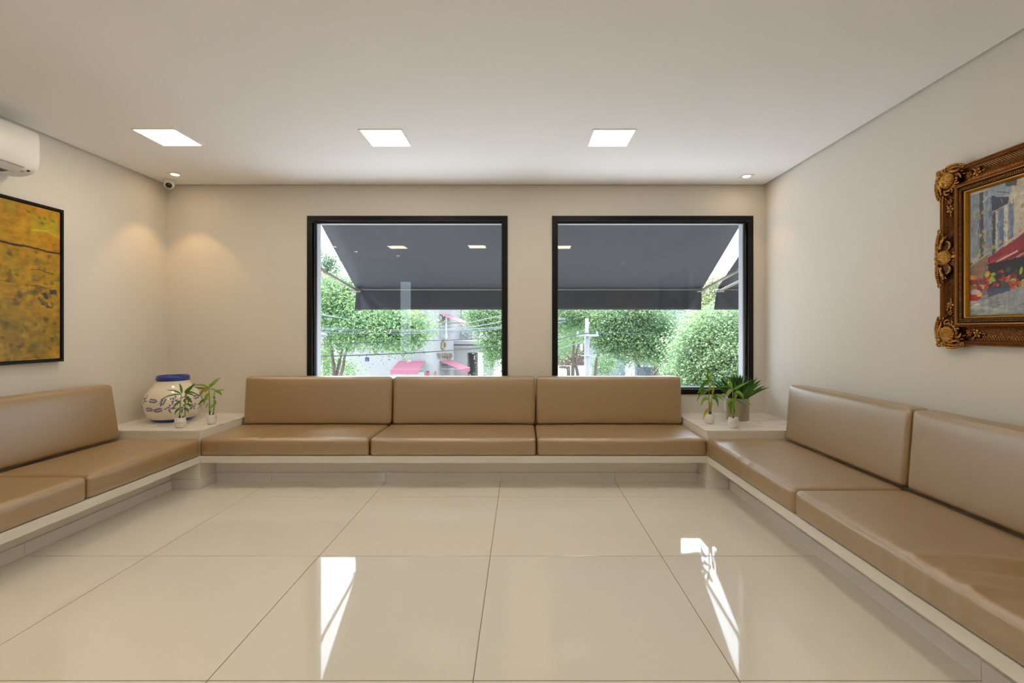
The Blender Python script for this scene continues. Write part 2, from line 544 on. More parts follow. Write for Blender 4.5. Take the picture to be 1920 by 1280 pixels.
SEAT_H = 0.146
def seat_cushion(length, depth, loc, rotz, label, folds=(), seed=0):
    """local frame: x along the bench, -y towards the room, z up; base at z = 0"""
    def deform(p, u, v, w):
        e = (1 - abs(u) ** 6) * (1 - abs(v) ** 6)
        q = p.copy()
        if w > 0:
            q.z += 0.006 * e * w
        if v < 0: q.y -= 0.010 * (1 - abs(u) ** 8) * (1 - w * w) * (-v)
        s = noise.noise(Vector((p.x * 2.2 + seed, p.y * 2.2, seed * 1.7)))
        if w > 0: q.z += 0.004 * s * e
        # soft folds: (x, y, direction, length, width, height)
        for (fx, fy, fa, fl_, fw, fh) in folds:
            c, s_ = math.cos(fa), math.sin(fa)
            dx, dy = p.x - fx, p.y - fy
            al, ac = dx * c + dy * s_, -dx * s_ + dy * c
            g = math.exp(-(al / fl_) ** 2) * math.exp(-(ac / fw) ** 2)
            if w > 0: q.z += 1.9 * fh * g * w
            if v < 0: q.y -= fh * 1.2 * g * (-v) * (1 - abs(w))
        return q
    mb = rounded_box(length, depth, SEAT_H, 0.029, 0.022 if folds else 0.035, deform)
    mb.v = [(v[0], v[1], v[2] + SEAT_H / 2) for v in mb.v]
    o = mb.build('seat_cushion', leather_m, None, smooth=True, loc=loc)
    o.rotation_euler.z = rotz
    tag(o, label, 'cushion', 'bench seat cushions')
    return o

def back_cushion(length, loc, rotz, label, lean=0.045, seed=0, height=0.452):
    """wedge cushion: x along the bench, front at -y, base at z = 0, front bottom edge at y = 0"""
    t0, t1 = 0.262, 0.125
    def deform(p, u, v, w):
        h = (p.z + height / 2) / height
        th = t0 + (t1 - t0) * h
        y = (p.y / t0 + 0.5)
        q = p.copy()
        rr = p.y / (t0 / 2)
        q.y = lean * h + y * th
        e = (1 - abs(u) ** 6) * (1 - abs(w) ** 6)
        q.y -= 0.012 * e * (1 if v < 0 else -0.3)
        q.y += 0.003 * noise.noise(Vector((p.x * 2.0 + seed, p.z * 2.5, seed))) * e
        return q
    mb = rounded_box(length, t0, height, 0.032, 0.035, deform)
    mb.v = [(v[0], v[1], v[2] + height / 2) for v in mb.v]
    o = mb.build('back_cushion', leather_m, None, smooth=True, loc=loc)
    o.rotation_euler.z = rotz
    tag(o, label, 'cushion', 'bench back cushions')
    return o

SB = SLAB1 + 0.001
STOP = SB + SEAT_H + 0.001
# bench under the windows: seats run y 4.005 .. 4.60
def back_row():
    xs = [(-2.677, -1.268), (-1.260, 0.126), (0.134, 1.551)]
    lab = ['tan leather seat cushion under the windows, next to the blue and white vase',
           'middle tan leather seat cushion of the bench under the windows',
           'tan leather seat cushion under the windows, next to the spiky plant']
    fo = [[(-0.25, -0.26, 1.2, 0.16, 0.012, 0.004), (-0.20, -0.22, 1.35, 0.2, 0.014, -0.004), (-0.30, 0.1, 0.6, 0.2, 0.012, 0.0035), (-0.36, 0.05, 0.65, 0.2, 0.012, 0.003)],
          [],
          [(0.30, 0.05, 2.3, 0.22, 0.014, 0.004), (0.22, 0.05, 2.2, 0.2, 0.012, 0.004), (0.40, -0.1, 2.4, 0.2, 0.013, 0.003), (0.1, -0.3, 0.05, 0.3, 0.02, -0.003)]]
    for k, (a, b) in enumerate(xs):
        seat_cushion(b - a, 0.62, ((a + b) / 2, BY - 0.011 + 0.31, SB), 0, lab[k], fo[k], k * 3.1)
    xs = [(-2.655, -1.240), (-1.230, 0.136), (0.146, 1.540)]
    lab = ['tan leather back cushion under the windows, next to the blue and white vase',
           'middle tan leather back cushion between the two windows',
           'tan leather back cushion under the windows, next to the spiky plant']
    for k, (a, b) in enumerate(xs):
        back_cushion(b - a, ((a + b) / 2, 4.575, STOP), 0, lab[k], 0.045, k * 1.3 + 9)
back_row()
# bench below the gilt framed painting (faces -x): local -y -> world -x
def side_rows():
    R = -math.pi / 2       # local x -> world -y ; local -y -> world -x
    for k, (y1, y0, lab, fo) in enumerate([
        (3.999, 2.722, 'tan leather seat cushion below the gilt framed painting, touching the plant table',
         [(-0.05, -0.32, 1.3, 0.05, 0.010, 0.005), (0.10, -0.32, 1.2, 0.05, 0.010, 0.005), (-0.15, 0.0, 1.6, 0.2, 0.02, 0.003), (-0.28, 0.05, 1.5, 0.22, 0.015, 0.003)]),
        (2.712, 1.16, 'tan leather seat cushion below the gilt framed painting, the wrinkled near one',
         [(0.02, -0.30, 1.3, 0.10, 0.014, 0.007), (0.14, -0.31, 1.2, 0.10, 0.012, 0.007), (0.26, -0.30, 1.4, 0.1, 0.014, 0.006), (-0.1, -0.31, 1.5, 0.08, 0.012, 0.004),
          (0.10, 0.06, 1.25, 0.22, 0.03, 0.008), (0.20, 0.10, 1.35, 0.25, 0.022, -0.009), (0.28, 0.08, 1.3, 0.25, 0.022, 0.009), (0.38, 0.06, 1.45, 0.25, 0.025, -0.009), (0.47, 0.05, 1.5, 0.25, 0.02, 0.007)])]):
        seat_cushion(y1 - y0, 0.64, (RX - 0.011 + 0.32, (y0 + y1) / 2, SB), R, lab, fo, 11 + k * 2.3)
    for k, (y1, y0, lab) in enumerate([
        (3.96, 2.725, 'tan leather back cushion below the gilt framed painting, touching the plant table'),
        (2.712, 1.16, 'tan leather back cushion below the gilt framed painting, the near one')]):
        back_cushion(y1 - y0, (2.168, (y0 + y1) / 2, STOP), R, lab, 0.040, 4.4 + k)
    R = math.pi / 2        # local -y -> world +x
    for k, (y1, y0, lab) in enumerate([
        (3.999, 2.966, 'tan leather seat cushion below the yellow painting, touching the vase table'),
        (2.956, 1.16, 'tan leather seat cushion below the yellow painting, the near one')]):
        seat_cushion(y1 - y0, 0.64, (LX + 0.011 - 0.32, (y0 + y1) / 2, SB), R, lab, [(0.1, -0.2, 0.1, 0.3, 0.05, 0.002)], 21 + k * 2.3)
    for k, (y1, y0, lab) in enumerate([
        (3.985, 2.60, 'tan leather back cushion below the yellow painting, touching the vase table')]):
        back_cushion(y1 - y0, (-3.315, (y0 + y1) / 2, STOP), R, lab, 0.075, 7.4 + k)
side_rows()

# ------------------------------------------------------------------ air conditioner
def air_conditioner():
    y1, y0 = 3.364, 2.46
    t = empty('air_conditioner', (XL, (y0 + y1) / 2, 2.39))
    tag(t, 'white wall mounted air conditioner above the yellow painting', 'air conditioner')
    prof = [(0.0, 0.31), (0.185, 0.31), (0.208, 0.303), (0.219, 0.285), (0.222, 0.24), (0.222, 0.12), (0.218, 0.08), (0.205, 0.045),
            (0.180, 0.022), (0.145, 0.008), (0.10, 0.0), (0.04, 0.0), (0.0, 0.012)]
    L = y1 - y0
    def sweep(pr, a, b):
        # scale the end sections in slightly so the ends are rounded
        mb = MB(); n = len(pr)
        secs = [(a, 0.955), (a + 0.006, 0.985), (a + 0.02, 1.0), (b - 0.02, 1.0), (b - 0.006, 0.985), (b, 0.955)]
        vs, fs = [], []
        for (yy, s) in secs:
            for (x, z) in pr: vs.append((x * s, yy, 0.155 + (z - 0.155) * s))
        for i in range(len(secs) - 1):
            for k in range(n):
                k2 = (k + 1) % n
                fs.append((i*n+k, i*n+k2, (i+1)*n+k2, (i+1)*n+k))
        fs.append(tuple(range(n))); fs.append(tuple((len(secs)-1)*n + k for k in reversed(range(n))))
        return mb.add(vs, fs)
    b = sweep(prof, -L / 2, L / 2).build('casing', white_m, t, recalc=True)
    smooth_by_angle(b.data, 0.7)
    def strip(pa, pb, ya, yb, th=0.003):
        (xa, za), (xb, zb) = pa, pb
        d = Vector((xb - xa, 0, zb - za)).normalized(); nn = Vector((-d.z, 0, d.x)) * -1
        if nn.x < 0: nn = -nn
        mb = MB()
        q = [Vector((xa, 0, za)), Vector((xb, 0, zb))]
        vs = []
        for yy in (ya, yb):
            for p in q: vs += [p + Vector((0, yy, 0)), p + nn * th + Vector((0, yy, 0))]
        return mb.add(vs, [(0,1,3,2),(4,6,7,5),(0,4,5,1),(2,3,7,6),(1,5,7,3),(0,2,6,4)])
    strip((0.200, 0.040), (0.135, 0.006), -L/2 + 0.07, L/2 - 0.095).build('gap_shadow_line', dark_m, t, recalc=True)
    strip((0.198, 0.0385), (0.139, 0.0072), -L/2 + 0.073, L/2 - 0.099, 0.0045).build('louver_flap', white_m, t, recalc=True)
    strip((0.128, 0.0045), (0.085, 0.0), -L/2 + 0.07, L/2 - 0.13, 0.002).build('air_slot', dark_m, t, recalc=True)
    strip((0.192, 0.032), (0.180, 0.024), L/2 - 0.062, L/2 - 0.045, 0.004).build('sensor_window', dark_m, t, recalc=True)
    for q in range(2):
        strip((0.176 - q * 0.012, 0.0205 - q * 0.004), (0.171 - q * 0.012, 0.0185 - q * 0.004), L/2 - 0.085, L/2 - 0.066, 0.003).build('printed_mark', grey_m, t, recalc=True)
air_conditioner()

# ------------------------------------------------------------------ dome camera
def dome_camera():
    t = empty('dome_camera', (-3.445, 4.70, ZC)); tag(t, 'small white dome security camera in the ceiling corner', 'camera')
    MB().lathe([(0.001, 0), (0.052, 0), (0.053, -0.012), (0.048, -0.022), (0.001, -0.022)], 28).build('base', white_m, t, smooth=False, recalc=True)
    mb = MB(); mb.ellipsoid((0, 0, -0.042), ((0.046, 0, 0), (0, 0.046, 0), (0, 0, 0.046)), 24, 14)
    ball = mb.build('ball_housing', white_m, t, smooth=True)
    d = Vector((0.45, -0.78, -0.50)).normalized()
    a = d.cross(Vector((0, 0, 1))).normalized(); b = a.cross(d)
    mb = MB(); mb.ellipsoid(Vector((0, 0, -0.042)) + d * 0.031, (a * 0.029, b * 0.029, d * 0.018), 20, 10)
    mb.build('lens', dark_m, t, smooth=True)
dome_camera()

# ------------------------------------------------------------------ wall outlet behind the plant pot
t = empty('wall_outlet', (2.087, YB, 0.560)); tag(t, 'white wall outlet plate half hidden behind the taupe pot', 'outlet')
MB().box(-0.037, 0.037, -0.007, 0, -0.058, 0.058).build('cover_plate', white_m, t, bevel=0.002)
for s in (-1, 1):
    MB().box(-0.022, 0.022, -0.010, -0.0065, s * 0.024 - 0.016, s * 0.024 + 0.016).build('socket', white_m, t, bevel=0.001)

# ------------------------------------------------------------------ blue and white vase
def vase():
    cx, cy = -3.262, 4.50
    t = empty('ceramic_vase', (cx, cy, TBL)); tag(t, 'round cream ceramic vase painted with blue leaves and berries', 'vase')
    # body profile
    ctrl = [(0.150, 0.0), (0.166, 0.012), (0.178, 0.030), (0.205, 0.065), (0.226, 0.105), (0.236, 0.150), (0.232, 0.195), (0.215, 0.240),
            (0.190, 0.280), (0.160, 0.315), (0.140, 0.345), (0.126, 0.372)]
    def catmull(pts, n):
        out = []
        for i in range(len(pts) - 1):
            p0, p1, p2, p3 = pts[max(i-1, 0)], pts[i], pts[i+1], pts[min(i+2, len(pts)-1)]
            for k in range(n):
                s = k / n
                out.append(tuple(0.5 * ((2*p1[q]) + (-p0[q]+p2[q])*s + (2*p0[q]-5*p1[q]+4*p2[q]-p3[q])*s*s + (-p0[q]+3*p1[q]-3*p2[q]+p3[q])*s**3) for q in range(2)))
        out.append(pts[-1]); return out
    prof = catmull(ctrl, 20)
    N = 760
    mb = MB(); mb.lathe(prof, N)
    me = mb.mesh('body', True)
    V = np.array(mb.v)
    ang = np.arctan2(V[:, 1], V[:, 0]); z = V[:, 2]
    s = ang * 0.215                      # rough arc length
    circ = 2 * math.pi * 0.215
    cream = np.array(lin(236, 226, 208)[:3]); blue = np.array(lin(44, 56, 128)[:3]); mid = np.array(lin(128, 136, 182)[:3])
    col = np.tile(cream, (len(V), 1))
    col[z < 0.026] = np.array(lin(32, 52, 150)[:3])
    rnd = random.Random(5)
    def ell(cs, cz, a, b, th, fill=True):
        ds = (s - cs + circ / 2) % circ - circ / 2
        dz = z - cz
        x = ds * math.cos(th) + dz * math.sin(th); y = -ds * math.sin(th) + dz * math.cos(th)
        r = (x / a) ** 2 + (y / b) ** 2
        return r, x, y
    def leaf(cs, cz, a, b, th):
        r, x, y = ell(cs, cz, a, b * 1.0, th)
        w = b * (1 - (np.clip(x / a, -1, 1)) ** 2)
        m = (np.abs(x) < a) & (np.abs(y) < w)
        col[m] = blue
        m2 = m & (np.abs(y) < w * 0.45) & (np.abs(x) < a * 0.55)
        col[m2] = mid
    def berry(cs, cz, rr):
        r, x, y = ell(cs, cz, rr, rr, 0)
        col[r < 1] = blue
        col[r < 0.4] = mid
    def stroke(p, q, w):
        ds0 = (s - p[0] + circ / 2) % circ - circ / 2
        dz0 = z - p[1]
        dx, dz = q[0] - p[0], q[1] - p[1]
        L = math.hypot(dx, dz); ux, uz = dx / L, dz / L
        al = ds0 * ux + dz0 * uz; ac = -ds0 * uz + dz0 * ux + 0.12 * L * np.sin(np.clip(al / L, 0, 1) * math.pi)
        col[(al > 0) & (al < L) & (np.abs(ac) < w)] = blue
    n_motif = 16
    for i in range(n_motif):
        cs = -circ / 2 + circ * (i + 0.5) / n_motif
        for row in range(2):
            cz = 0.128 + 0.083 * row + rnd.uniform(-0.006, 0.006)
            cc = cs + (0.020 if row else -0.010) + rnd.uniform(-0.006, 0.006)
            th = rnd.uniform(0, 6.28)
            if rnd.random() < 0.62:       # sprig of berries with leaves and tendrils
                for q in range(3):
                    t3 = th + q * 2.1
                    stroke((cc, cz), (cc + 0.034 * math.cos(t3 + 0.5), cz + 0.034 * math.sin(t3 + 0.5)), 0.0014)
                    berry(cc + 0.014 * math.cos(t3), cz + 0.014 * math.sin(t3), 0.0092)
                for q in range(4):
                    t3 = th + 0.9 + q * 1.57
                    leaf(cc + 0.031 * math.cos(t3), cz + 0.031 * math.sin(t3), 0.0125, 0.0058, t3 + 0.4)
            else:                         # fern-like sprig
                stroke((cc - 0.03 * math.cos(th), cz - 0.03 * math.sin(th)), (cc + 0.03 * math.cos(th), cz + 0.03 * math.sin(th)), 0.0014)
                for q in range(-2, 3):
                    ox, oz = q * 0.0115 * math.cos(th), q * 0.0115 * math.sin(th)
                    for sd in (-1, 1):
                        a2 = th + sd * 0.95
                        leaf(cc + ox + 0.013 * math.cos(a2), cz + oz + 0.013 * math.sin(a2), 0.0105, 0.0048, a2)
                leaf(cc + 0.040 * math.cos(th), cz + 0.040 * math.sin(th), 0.013, 0.0062, th)
    rgba = np.concatenate([col, np.ones((len(V), 1))], 1)
    color_attr(me, rgba)
    gm = mat('painted_glaze', (0.8, 0.75, 0.65), 0.10, attr='Col', coat=0.3)
    link('body', me, gm, t)
    blue_m = mat('blue_glaze', lin(38, 58, 152), 0.12, coat=0.3)
    mb = MB(); mb.lathe([(0.122, 0.366), (0.132, 0.370), (0.135, 0.380), (0.131, 0.408), (0.126, 0.416), (0.118, 0.416), (0.112, 0.405), (0.112, 0.370), (0.150, 0.30), (0.16, 0.25)], 64)
    mb.build('rim', blue_m, t, smooth=True, recalc=True)
    MB().lathe([(0.001, 0.0005), (0.15, 0.0)], 48).build('foot', blue_m, t)
vase()

# ------------------------------------------------------------------ lucky bamboo pots
stem_m = mat('bamboo_stem', lin(132, 158, 62), 0.45, noise_amt=0.2, noise_scale=60)
root_m = mat('bamboo_root', lin(84, 60, 38), 0.7)
soil_m = mat('dark_soil', lin(50, 40, 30), 0.9, noise_amt=0.4, noise_scale=200)
leaf_ms = [mat('leaf_green', lin(86, 134, 40), 0.38, trans=0.3, noise_amt=0.15, noise_scale=30),
           mat('leaf_light_green', lin(138, 180, 54), 0.38, trans=0.35, noise_amt=0.15, noise_scale=30),
           mat('leaf_pale', lin(165, 165, 90), 0.4, trans=0.3, noise_amt=0.15, noise_scale=30),
           mat('leaf_yellow', lin(180, 160, 40), 0.4, trans=0.3, noise_amt=0.15, noise_scale=30)]
pot_m = mat('white_ceramic', (0.80, 0.77, 0.72), 0.3)

def leaf_mesh(b, c, e, width, roll=0.0, seg=9):
    b, c, e = Vector(b), Vector(c), Vector(e)
    mb = MB(); vs, fs = [], []
    for i in range(seg + 1):
        s = i / seg
        p = b * (1-s)**2 + c * 2*s*(1-s) + e * s*s
        tn = ((c - b) * (1-s) + (e - c) * s)
        if tn.length < 1e-6: tn = e - b
        tn.normalize()
        view = Vector((math.sin(roll), -math.cos(roll), 0.35)).normalized()
        sd = tn.cross(view)
        if sd.length < 0.05: sd = tn.cross(Vector((1, 0, 0.2)))
        sd.normalize(); up = sd.cross(tn)
        w = width * 0.5 * (math.sin(math.pi * min(1, s * 0.93 + 0.07)) ** 0.75) * (1.0 - 0.35 * s)
        if i == seg: w = 0.0003
        vs += [p - sd * w + up * w * 0.25, p, p + sd * w + up * w * 0.25]
    for i in range(seg):
        a = i * 3
        fs += [(a, a+1, a+4, a+3), (a+1, a+2, a+5, a+4)]
    mb.add(vs, fs)
    return mb

def bamboo(px0, pbase, d, scale, stems, leaves, label, pot_r, pot_h, seed):
    """zoom-picture coordinates relative to the pot's base centre, scale in metres per unit"""
    rnd = random.Random(seed)
    x, y = (px0 - VPX) * d / F, d
    t = empty('lucky_bamboo', (x, y, TBL)); tag(t, label, 'plant', 'small lucky bamboo plants in white pots')
    R, H = pot_r, pot_h
    prof = [(0.001, 0.0), (R*0.62, 0.0), (R*0.74, H*0.04), (R*0.93, H*0.22), (R*1.0, H*0.42), (R*1.0, H*0.445), (R*0.975, H*0.455), (R*0.975, H*0.47), (R*1.0, H*0.48),
            (R*0.985, H*0.62), (R*0.93, H*0.85), (R*0.885, H*0.97), (R*0.86, H), (R*0.82, H*0.985), (R*0.80, H*0.86)]
    MB().lathe(prof, 36).build('pot', pot_m, t, smooth=True, recalc=True)
    MB().lathe([(0.0005, H*0.9), (R*0.82, H*0.88)], 24).build('soil', soil_m, t)
    def q(p, dy): return Vector(((p[0] - pbase[0]) * scale, dy, (pbase[1] - p[1]) * scale))
    stem_y = []
    for i, st in enumerate(stems):
        dy = (i - 0.5) * 0.012
        stem_y.append(dy)
        pts = [q(p, dy) for p in st]
        fine = []
        for a, b in zip(pts[:-1], pts[1:]):
            for k in range(6): fine.append(a.lerp(b, k / 6))
        fine.append(pts[-1])
        n = len(fine)
        rad = [0.0064 * (1 - 0.55 * k / n) * (1.18 if k % 4 == 0 else 1.0) for k in range(n)]
        MB().tube(fine, rad, 8).build('stem', stem_m, t, smooth=True)
        MB().tube([fine[0] - Vector((0, 0, 0.004)), fine[0].lerp(fine[min(3, n-1)], 0.8)], [0.0072, 0.0056], 8).build('stem_root', root_m, t, smooth=True)
    for (b, c, e, w, k) in leaves:
        db = rnd.uniform(-0.006, 0.006); de = rnd.uniform(-0.05, 0.035)
        mb = leaf_mesh(q(b, db), q(c, db + de * 0.5), q(e, de), w * scale * 1.12, rnd.uniform(-0.5, 0.5))
        mb.build('leaf', leaf_ms[k], t, smooth=True)
    return t
# pots on the vase table
bamboo(338, (868, 895), 4.13, 0.000621,
    [[(865, 775), (872, 640), (888, 430)], [(872, 775), (930, 725), (928, 560), (934, 400)]],
    [((893,420),(880,350),(830,285),34,0), ((932,405),(1000,390),(1082,275),60,0), ((930,410),(960,360),(1080,300),30,0), ((885,430),(810,378),(645,382),22,0), ((880,440),(730,420),(620,530),20,0),
     ((935,415),(1010,370),(1205,465),24,0), ((945,480),(1030,470),(1030,582),52,0), ((950,480),(1000,520),(1000,570),40,0), ((880,540),(805,565),(785,642),52,0), ((870,630),(825,640),(803,722),34,0),
     ((930,635),(985,620),(1022,690),30,0), ((934,420),(1020,415),(1112,462),24,0), ((935,570),(1000,570),(1022,625),28,0), ((930,500),(900,540),(905,560),26,0), ((925,640),(990,640),(1010,660),26,0), ((935,400),(930,380),(925,372),20,1)],
    'dark leaved lucky bamboo in a white pot in front of the vase', 0.0437, 0.087, 1)
bamboo(396.5, (1302, 845), 4.29, 0.000645,
    [[(1285, 715), (1280, 560), (1274, 330)], [(1318, 715), (1332, 640), (1336, 410)]],
    [((1276,345),(1320,300),(1415,195),34,1), ((1278,340),(1310,260),(1400,205),24,1), ((1265,345),(1190,290),(1075,302),28,1), ((1260,350),(1160,365),(1045,333),24,0), ((1255,335),(1190,370),(1138,475),44,3),
     ((1335,400),(1390,375),(1418,465),44,1), ((1400,385),(1460,368),(1515,372),18,1), ((1280,430),(1235,440),(1205,592),54,1), ((1320,470),(1345,480),(1315,515),40,1), ((1340,535),(1385,520),(1390,592),40,1),
     ((1325,570),(1350,600),(1300,630),36,1), ((1255,570),(1225,585),(1218,637),30,1), ((1245,495),(1150,520),(1108,587),40,0), ((1280,340),(1275,310),(1262,290),36,1), ((1285,360),(1330,370),(1340,400),24,1), ((1270,350),(1220,400),(1190,410),20,1), ((1340,400),(1390,400),(1420,382),18,1)],
    'light green lucky bamboo in a white pot beside the vase', 0.0405, 0.086, 2)
# pots on the plant table
bamboo(1330.3, (500, 878), 4.31, 0.000674,
    [[(497, 762), (492, 600), (490, 320)], [(519, 762), (524, 640), (541, 490)]],
    [((488,325),(476,260),(468,190),34,0), ((494,315),(510,230),(556,188),36,1), ((486,345),(440,300),(348,492),48,0), ((482,345),(410,330),(395,500),38,0), ((495,370),(515,380),(506,450),30,1), ((538,490),(545,420),(566,340),34,3),
     ((530,480),(548,430),(556,380),20,1), ((487,430),(450,430),(428,502),34,1), ((485,445),(340,450),(308,580),24,0), ((490,560),(410,505),(390,668),46,1), ((541,540),(620,500),(630,675),38,0), ((538,545),(570,530),(600,620),26,0),
     ((505,690),(500,620),(520,590),44,3), ((515,680),(530,620),(522,600),36,1), ((490,685),(435,700),(402,830),34,3), ((535,505),(650,455),(722,562),22,0), ((545,510),(640,510),(705,580),20,0), ((487,440),(420,440),(360,480),30,0)],
    'tall lucky bamboo in a white pot next to the bench cushion', 0.0432, 0.087, 3)
bamboo(1375, (818, 935), 4.12, 0.000644,
    [[(808, 818), (815, 700), (800, 395)], [(822, 818), (832, 690), (842, 470)]],
    [((803,430),(850,400),(1030,292),26,1), ((803,425),(840,380),(900,345),22,0), ((800,410),(760,340),(712,322),24,1), ((802,400),(770,300),(732,272),30,1), ((795,425),(735,440),(700,525),52,2), ((838,475),(870,490),(858,565),54,2),
     ((850,465),(900,440),(935,545),44,1), ((820,560),(765,565),(750,650),40,1), ((795,590),(750,630),(762,752),50,0), ((818,560),(845,590),(815,645),42,1), ((848,640),(885,690),(856,792),34,1), ((812,650),(795,690),(822,745),36,1),
     ((822,680),(850,700),(828,745),30,1), ((842,560),(930,590),(970,665),20,0), ((980,575),(1010,590),(1056,645),20,1), ((842,470),(940,540),(985,580),14,0), ((790,395),(700,360),(612,405),22,0), ((700,480),(640,500),(620,560),24,1), ((795,420),(720,470),(690,490),22,1), ((790,410),(750,380),(650,400),24,0)],
    'bushy lucky bamboo in a white pot in front of the taupe planter', 0.0435, 0.088, 4)

# ------------------------------------------------------------------ spiky plant in taupe pot
def spiky_plant():
    t = empty('potted_plant', (2.03, 4.50, TBL)); tag(t, 'dense spiky dark green plant in a taupe cylinder pot', 'plant')
    taupe = mat('taupe_ceramic', lin(158, 142, 128), 0.22, coat=0.2)
    R, H = 0.098, 0.205
    MB().lathe([(0.001, 0.0), (R*0.96, 0.0), (R, 0.004), (R, H - 0.003), (R - 0.003, H), (R - 0.008, H - 0.003), (R - 0.008, H - 0.03)], 48).build('pot', taupe, t, smooth=False, recalc=True)
    for o in t.children: smooth_by_angle(o.data, 0.6)
    MB().lathe([(0.0005, H - 0.02), (R - 0.008, H - 0.022)], 24).build('soil', soil_m, t)
    gm = [mat('spike_leaf_dark', lin(44, 90, 38), 0.36, trans=0.15, noise_amt=0.3, noise_scale=30), mat('spike_leaf', lin(72, 122, 44), 0.36, trans=0.2, noise_amt=0.3, noise_scale=30),
          mat('spike_leaf_tip', lin(70, 72, 48), 0.4, trans=0.1, noise_amt=0.3, noise_scale=30)]
    rnd = random.Random(12)
    n = 84
    for i in range(n):
        az = i * 2.399963 + rnd.uniform(-0.2, 0.2)
        f = (i + 0.5) / n
        tilt = 0.04 + 0.92 * f ** 1.25 + rnd.uniform(-0.08, 0.08)
        L = 0.225 + 0.02 * rnd.random() + (0.02 if f > 0.6 else 0)
        r0 = 0.008 + 0.055 * f
        b = Vector((r0 * math.cos(az), r0 * math.sin(az), H - 0.018))
        dr = Vector((math.sin(tilt) * math.cos(az), math.sin(tilt) * math.sin(az), math.cos(tilt)))
        dr0 = Vector((math.sin(tilt*0.8) * math.cos(az), math.sin(tilt*0.8) * math.sin(az), math.cos(tilt*0.8)))
        c = b + dr0 * L * 0.55
        e = b + dr * L - Vector((0, 0, 0.010 * f))
        if e.y > 0.34: e.y = 0.34
        k = 0 if rnd.random() < 0.6 else (1 if rnd.random() < 0.8 else 2)
        leaf_mesh(b, c, e, 0.024, rnd.uniform(-0.7, 0.7), 7).build('leaf', gm[k], t, smooth=True)
spiky_plant()

# ------------------------------------------------------------------ paint helpers: colour fields brushed onto a canvas grid
class Canvas:
    def __init__(s, w, h, res, base, seed=1):
        s.w, s.h = w, h
        s.nx, s.ny = int(w / res) + 1, int(h / res) + 1
        s.X, s.Y = np.meshgrid(np.linspace(0, 1, s.nx), np.linspace(0, 1, s.ny))   # y = 0 at the top
        s.A = w / h
        s.c = np.tile(np.array(lin(*base)[:3]), (s.ny, s.nx, 1))
        s.r = np.random.RandomState(seed)
        s.hgt = np.zeros((s.ny, s.nx))
    def fbm(s, sx, sy, oct=4):
        out = np.zeros((s.ny, s.nx)); amp = 1.0; tot = 0
        for o in range(oct):
            gx, gy = max(2, int(sx * 2 ** o)), max(2, int(sy * 2 ** o))
            g = s.r.rand(gy + 2, gx + 2)
            fx, fy = s.X * gx, s.Y * gy
            ix, iy = fx.astype(int), fy.astype(int)
            tx, ty = fx - ix, fy - iy
            tx = tx * tx * (3 - 2 * tx); ty = ty * ty * (3 - 2 * ty)
            v = (g[iy, ix] * (1-tx) + g[iy, ix+1] * tx) * (1-ty) + (g[iy+1, ix] * (1-tx) + g[iy+1, ix+1] * tx) * ty
            out += v * amp; tot += amp; amp *= 0.5
        return out / tot
    def mixm(s, m, col, a=1.0):
        m = np.clip(m * a, 0, 1)[..., None]
        s.c = s.c * (1 - m) + np.array(lin(*col)[:3]) * m
    def poly(s, pts, col, a=1.0, rough=0.0):
        X, Y = s.X, s.Y
        if rough:
            X = X + (s.fbm(40, 40, 2) - 0.5) * rough; Y = Y + (s.fbm(40, 40, 2) - 0.5) * rough
        ins = np.zeros_like(X, dtype=bool)
        n = len(pts)
        for i in range(n):
            (x1, y1), (x2, y2) = pts[i], pts[(i + 1) % n]
            if y1 == y2: continue
            cnd = ((y1 > Y) != (y2 > Y)) & (X < (x2 - x1) * (Y - y1) / (y2 - y1) + x1)
            ins ^= cnd
        s.mixm(ins.astype(float), col, a)
    def dab(s, x, y, rx, ry, th, col, a=1.0, ragged=0.12):
        dx, dy = (s.X - x) * s.A, s.Y - y
        u = dx * math.cos(th) + dy * math.sin(th); v = -dx * math.sin(th) + dy * math.cos(th)
        r = (u / rx) ** 2 + (v / ry) ** 2
        if ragged: r = r * (1 + ragged * np.sin(u / rx * 7 + x * 90) + ragged * np.sin(v / ry * 5 + y * 70))
        m = np.clip((1.15 - r) * 4, 0, 1)
        s.mixm(m, col, a)
        s.hgt += m * 0.3
    def line(s, pts, w, col, a=1.0):
        for (x1, y1), (x2, y2) in zip(pts[:-1], pts[1:]):
            dx, dy = (x2 - x1) * s.A, y2 - y1
            L = math.hypot(dx, dy)
            px, py = (s.X - x1) * s.A, s.Y - y1
            t = np.clip((px * dx + py * dy) / (L * L), 0, 1)
            d = np.hypot(px - t * dx, py - t * dy)
            s.mixm(np.clip((w - d) / (w * 0.35), 0, 1), col, a)
    def mesh(s, name, to_world, relief=0.0):
        """to_world(a, b, h): a across 0..1 left to right, b 0..1 top to bottom, h out of the canvas"""
        hg = s.hgt * relief
        vs = [to_world(a, b, h) for a, b, h in zip(s.X.ravel(), s.Y.ravel(), hg.ravel())]
        idx = np.arange(s.nx * s.ny).reshape(s.ny, s.nx)
        q = np.stack([idx[1:, :-1], idx[1:, 1:], idx[:-1, 1:], idx[:-1, :-1]], -1).reshape(-1, 4)
        me = bpy.data.meshes.new(name)
        me.vertices.add(len(vs)); me.vertices.foreach_set('co', np.array(vs, dtype=np.float32).ravel())
        me.loops.add(q.size); me.loops.foreach_set('vertex_index', q.ravel().astype(np.int32))
        me.polygons.add(len(q)); me.polygons.foreach_set('loop_start', np.arange(0, q.size, 4, dtype=np.int32))
        me.update(calc_edges=True); me.validate()
        me.polygons.foreach_set('use_smooth', [True] * len(me.polygons))
        color_attr(me, np.concatenate([s.c.reshape(-1, 3), np.ones((s.nx * s.ny, 1))], 1))
        return me
